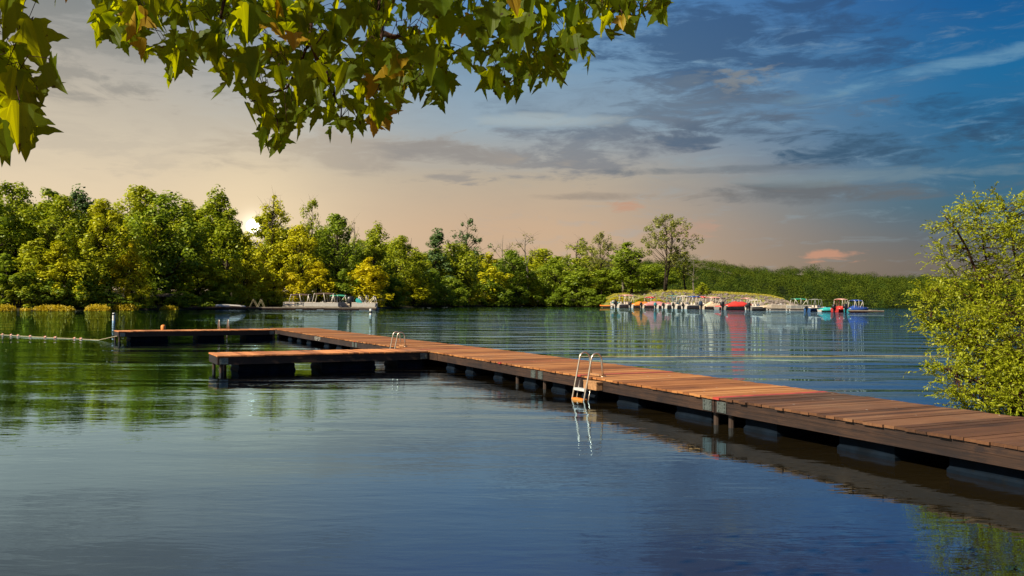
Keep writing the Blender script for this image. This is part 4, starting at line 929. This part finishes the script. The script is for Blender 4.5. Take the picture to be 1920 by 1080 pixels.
# ------------------------------------------------------------------ willow-like bush beside the walkway
def willow():
    D0 = 16.2; base = Vector(((1905-960)/F*D0, D0, -.25)); rw = np.random.RandomState(11); rr = random.Random(5)
    root = thing('willow', 'feathery yellow-green willow bush rising behind the dock at the right edge', 'tree', tuple(base))
    def W(px, py, D): return at_depth(px, py, D)
    lobes = [(1835, 432, 62, 16.), (1905, 425, 70, 16.6), (1775, 415, 34, 15.6), (1762, 470, 34, 16.), (1870, 500, 82, 15.8), (1795, 530, 70, 16.2), (1738, 545, 40, 16.), (1890, 585, 92, 15.4), (1792, 612, 68, 15.8), (1738, 600, 36, 16.3),
             (1905, 670, 100, 15.2), (1755, 690, 34, 15.3), (1835, 680, 80, 15.6), (1890, 740, 80, 15.), (1820, 745, 55, 15.2), (1775, 640, 40, 15.8), (1955, 470, 90, 16.6), (1975, 600, 100, 16.), (1965, 700, 95, 15.2), (2060, 560, 110, 16.6), (2060, 680, 110, 15.8),
             (1960, 520, 90, 17.6), (1850, 590, 90, 17.4), (1880, 690, 90, 17.2), (1780, 735, 26, 15.), (1728, 575, 20, 16.), (1812, 386, 30, 15.9), (1872, 382, 34, 16.2), (1935, 384, 40, 16.5)]
    stems = MB(); P = []; A = []
    main = [[base, W(1890, 640, 16), W(1845, 545, 16), W(1800, 440, 15.8), W(1768, 400, 15.7)], [base, W(1930, 640, 16.4), W(1915, 520, 16.4), W(1890, 420, 16.4), W(1880, 385, 16.3)],
            [base, W(1900, 700, 15.6), W(1840, 650, 15.6), W(1780, 610, 15.9), W(1735, 590, 16)], [base, W(1960, 640, 16.4), W(1990, 500, 16.6), W(1970, 430, 16.6)], [base, W(1990, 690, 16), W(2050, 600, 16.4), W(2080, 520, 16.6)],
            [base, W(1885, 735, 15.3), W(1820, 710, 15.3), W(1765, 688, 15.3)], [W(1890, 640, 16), W(1850, 500, 16.2), W(1842, 430, 16.1), W(1838, 392, 16)], [W(1870, 600, 16), W(1800, 545, 16.2), W(1742, 540, 16)]]
    for k, s in enumerate(main):
        pts = []
        for i in range(len(s)-1):
            for q in range(4): pts.append(s[i].lerp(s[i+1], q/4)+Vector((rr.uniform(-.02, .02), rr.uniform(-.02, .02), rr.uniform(-.02, .02))))
        pts.append(s[-1]); r0 = .055 if k < 6 else .026
        stems.tube(pts, [r0*(1-.85*i/(len(pts)-1)) for i in range(len(pts))], 6)
    nodes = [p for s in main for p in [s[i].lerp(s[i+1], q/4) for i in range(len(s)-1) for q in range(4)]]
    for (px, py, rp, D) in lobes:
        c = W(px+18, py+8, D); r = rp*.78/F*D; nt = int((84 if py < 600 else 128)*(rp/60)**2)+24
        for i in range(nt):
            d = Vector((rr.gauss(0, 1), rr.gauss(0, 1), rr.gauss(0, 1))).normalized()*r*rr.random()**.4; d.z *= .95; d.y *= 1.1
            st = c+d*.75; nd = Vector((d.x, d.y, 0)); nd = nd.normalized() if nd.length > .01 else Vector((1, 0, 0))
            out_ = (nd*rr.uniform(.4, 1)+Vector((rr.uniform(-.5, .5), rr.uniform(-.5, .5), rr.uniform(-.1, .9)))).normalized(); ln = rr.uniform(.22, .60)
            tw = [st+out_*ln*t+Vector((0, 0, -.22*ln*t*t*rr.uniform(.4, 1.8))) for t in (0, .3, .6, .8, 1)]
            if i % 5 == 0:
                nn = min(nodes, key=lambda q: (q-st).length_squared); md = nn.lerp(st, .55)+Vector((0, 0, .04)); stems.tube([nn, md, st], [.011, .008, .004], 4, False)
            if i % 2 == 0: stems.tube(tw, [.004, .0035, .003, .002, .0015], 3, False)
            nl = rr.randint(13, 20)
            for q in range(nl):
                t = q/nl*4; j = int(t); p = tw[j].lerp(tw[min(4, j+1)], t-j)
                P.append(p); dd = (tw[min(4, j+1)]-tw[j]).normalized() if j < 4 else out_
                A.append((dd*.9+Vector((rr.uniform(-1, 1), rr.uniform(-1, 1), rr.uniform(-1., .5)))*.75).normalized())
    P = np.array(P); A = np.array(A); n = len(P); L = rw.uniform(.032, .078, n)[:, None]
    B = np.cross(A, rw.normal(size=(n, 3))); B /= np.linalg.norm(B, axis=1, keepdims=True); Nn = np.cross(A, B)
    V = np.stack([P, P+A*L*.45+B*L*.2+Nn*L*.05, P+A*L-Nn*L*.12, P+A*L*.45-B*L*.2+Nn*L*.05], 1).reshape(-1, 3)-np.array(base)
    me = np_mesh('leaves', V, np.arange(4*n).reshape(n, 4)); me.materials.append(M['l_willow'])
    part('trunk', stems, M['twig'], root, True); o = link(bpy.data.objects.new('crown', me), root)
willow()

# ------------------------------------------------------------------ maple boughs hanging over the bank
HALF = [(.0, .0), (.09, .08), (.22, .05), (.34, .06), (.50, -.05), (.38, -.12), (.35, -.20), (.48, -.25), (.60, -.36), (.68, -.38), (.86, -.54), (.66, -.53), (.53, -.60), (.42, -.57), (.30, -.61), (.34, -.73), (.27, -.80), (.26, -.92), (.15, -.99), (.11, -1.10), (.0, -1.32)]
def maple_leaf(mb, p, down, nrm, size, rr, mi=0):
    down = down.normalized(); nrm = (nrm-down*nrm.dot(down)).normalized(); side = down.cross(nrm)
    fold = rr.uniform(.0, .65); curl = rr.uniform(-.45, .55); wv = rr.uniform(.75, 1.1); ph = rr.uniform(0, 6)
    n = len(HALF); V = []
    for sg in (1, -1):
        for (x, y) in HALF:
            t = -y; z = fold*abs(x)+curl*t*t*.35+.05*math.sin(t*5+ph)*abs(x)*2
            V.append(p+(side*(x*sg*wv)+down*t+nrm*z)*size*.62)
    mb.cur = mi
    # each half as a fan of quads and triangles from the midrib
    for sg in (0, 1):
        o = sg*n; mid = [0.0, .2, .42, .62, .85]
        base = len(mb.v)
    mb.add(V, [tuple(range(n)), tuple(range(2*n-1, n-1, -1))])
def bough(name, label, poly, nleaf, edge, twigs, D0, D1, seed, extra, sizes=(.075, .15), yel=.03, nshade=0):
    rr = random.Random(seed)
    wood_ = MB(); lv = MB(); pet = MB()
    root_pt = at_depth(*twigs[0][0]); 
    tws = []
    for tw in twigs:
        pts = [at_depth(*q) for q in tw]; fine = []
        for i in range(len(pts)-1):
            for k in range(5): fine.append(pts[i].lerp(pts[i+1], k/5)+Vector((rr.uniform(-1, 1), rr.uniform(-1, 1), rr.uniform(-1, 1)))*.008)
        fine.append(pts[-1]); m = len(fine); r0 = .010
        wood_.tube(fine, [r0*(1-.8*i/(m-1)) for i in range(m)], 6); tws += fine
    def inside(x, y):
        c = False; j = len(poly)-1
        for i in range(len(poly)):
            (xi, yi), (xj, yj) = poly[i], poly[j]
            if (yi > y) != (yj > y) and x < (xj-xi)*(y-yi)/(yj-yi)+xi: c = not c
            j = i
        return c
    def put(p, size, mi=None):
        down = Vector((rr.gauss(0, .38), rr.gauss(0, .38), -1))
        nrm = Vector((rr.gauss(0, .8), -.75+rr.gauss(0, .6), .55+rr.gauss(0, .5)))
        if mi is None: mi = 1 if rr.random() < yel else 0
        maple_leaf(lv, p, down, nrm, size, rr, mi)
        a = min(tws, key=lambda q: (q-p).length_squared)
        if (a-p).length < .28: q = p+Vector((rr.uniform(-.02, .02), rr.uniform(-.02, .02), .05)); lv.cur = 2; lv.tube([a, a.lerp(q, .6)+Vector((0, 0, .02)), q.lerp(p, .8), p], .0013, 3, False)
    x0, x1 = min(q[0] for q in poly), max(q[0] for q in poly); y0, y1 = min(q[1] for q in poly), max(q[1] for q in poly); n = 0
    while n < nleaf:
        x, y = rr.uniform(x0, x1), rr.uniform(y0, y1); D = rr.uniform(D0, D1); s = rr.uniform(*sizes); h = s*.78*F/D
        if inside(x, y+h*.9) and inside(x, y): put(at_depth(x, y, D), s); n += 1
    for (x, y) in edge:                                           # the leaves that make the lower outline
        D = rr.uniform(D0, D1); s = rr.uniform(sizes[0]*1.1, sizes[1]); h = s*.78*F/D; put(at_depth(x+rr.uniform(-6, 6), y-h, D), s)
    for i in range(nshade):                                        # unseen leaves added sunward to shade the bough
        x, y = rr.uniform(x0, x1), rr.uniform(y0, y1)
        put(at_depth(x, y, rr.uniform(D0, D1))+sdir*rr.uniform(.7, 2.6)+Vector((rr.gauss(0, .3), rr.gauss(0, .3), rr.gauss(0, .2)+.25)), rr.uniform(.12, .2))
    for (nx, bx_, by, bd) in extra:  # leaves added from the top edge up, mostly unseen, for their shade
        for i in range(nx): put(at_depth(rr.uniform(*bx_), rr.uniform(*by), rr.uniform(*bd)), rr.uniform(*sizes))
    o = part(name, wood_, M['twig'], None, True); tag(o, label, 'branch', 'maple boughs hanging into the view')
    part('leaves', lv, [M['l_maple'], M['l_mapleyel'], M['twig']], o)
poly1 = [(172, 45), (180, 92), (236, 102), (268, 120), (300, 140), (318, 165), (350, 150), (385, 120), (408, 150), (428, 205), (456, 240), (470, 200), (492, 250), (490, 290), (530, 305), (552, 268), (600, 240), (622, 268), (650, 270), (700, 260), (742, 222), (765, 180), (792, 200), (832, 212), (862, 175), (880, 130), (900, 190), (930, 180), (950, 198), (985, 180), (1012, 185), (1052, 170), (1066, 130), (1104, 140), (1112, 95), (1140, 90), (1150, 60), (1170, 78), (1200, 60), (1230, 60), (1244, 10), (1244, -60), (172, -60)]
edge1 = [(182, 92), (232, 105), (268, 122), (300, 138), (318, 165), (352, 152), (396, 150), (430, 205), (455, 242), (440, 160), (520, 305), (505, 292), (556, 240), (596, 250), (625, 268), (655, 270), (697, 262), (735, 224), (640, 262), (795, 200), (832, 214), (820, 196), (905, 190), (952, 198), (975, 196), (1012, 184), (1056, 172), (1088, 145), (1105, 142), (1135, 104), (1168, 80), (1200, 62), (1232, 62), (1240, 34), (870, 165), (770, 190), (935, 186)]
tw1 = [[(600, -500, 3.3), (600, -60, 3.1), (578, 80, 3.05), (540, 165, 3.0), (470, 190, 3.)], [(600, -200, 3.2), (430, -60, 3.2), (415, 60, 3.1), (425, 110, 3.1)], [(600, -160, 3.2), (712, -20, 3.05), (716, 90, 3.), (740, 180, 3.)], [(600, -260, 3.2), (840, -80, 3.2), (1020, 40, 3.1), (1000, 110, 3.1), (950, 160, 3.1)], [(840, -80, 3.2), (1060, -40, 3.1), (1130, 20, 3.1), (1200, 30, 3.1)], [(430, -60, 3.2), (300, 0, 3.1), (260, 50, 3.1)], [(716, 60, 3.), (790, 90, 3.1), (830, 150, 3.1)], [(578, 80, 3.05), (620, 150, 3.), (640, 220, 3.)]]
bough('maple_bough', 'leafy maple bough hanging down across the top of the view', poly1, 470, edge1, tw1, 2.6, 3.6, 3, [(200, (-150, 1300), (-620, -70), (2.3, 4.2)), (110, (200, 1150), (-120, 30), (2.5, 3.6))], nshade=200)
poly2 = [(-300, -80), (70, -80), (62, 20), (42, 60), (52, 90), (75, 120), (70, 150), (92, 195), (75, 215), (70, 240), (48, 252), (46, 292), (20, 315), (-300, 330)]
edge2 = [(18, 315), (40, 290), (66, 238), (60, 210), (92, 192), (60, 125), (52, 85), (30, 300), (0, 310), (105, 20), (125, 4)]
tw2 = [[(-700, -300, 2.6), (-250, -100, 2.3), (-60, 60, 2.2), (10, 180, 2.1)], [(-250, -100, 2.3), (20, -60, 2.3), (100, -40, 2.4)], [(-60, 60, 2.2), (-70, 200, 2.2)]]
bough('maple_bough', 'dark maple bough hanging down the left edge of the view', poly2, 170, edge2, tw2, 1.9, 2.6, 8, [(160, (-900, 120), (-520, -60), (1.8, 3.0))], yel=.03, nshade=120)
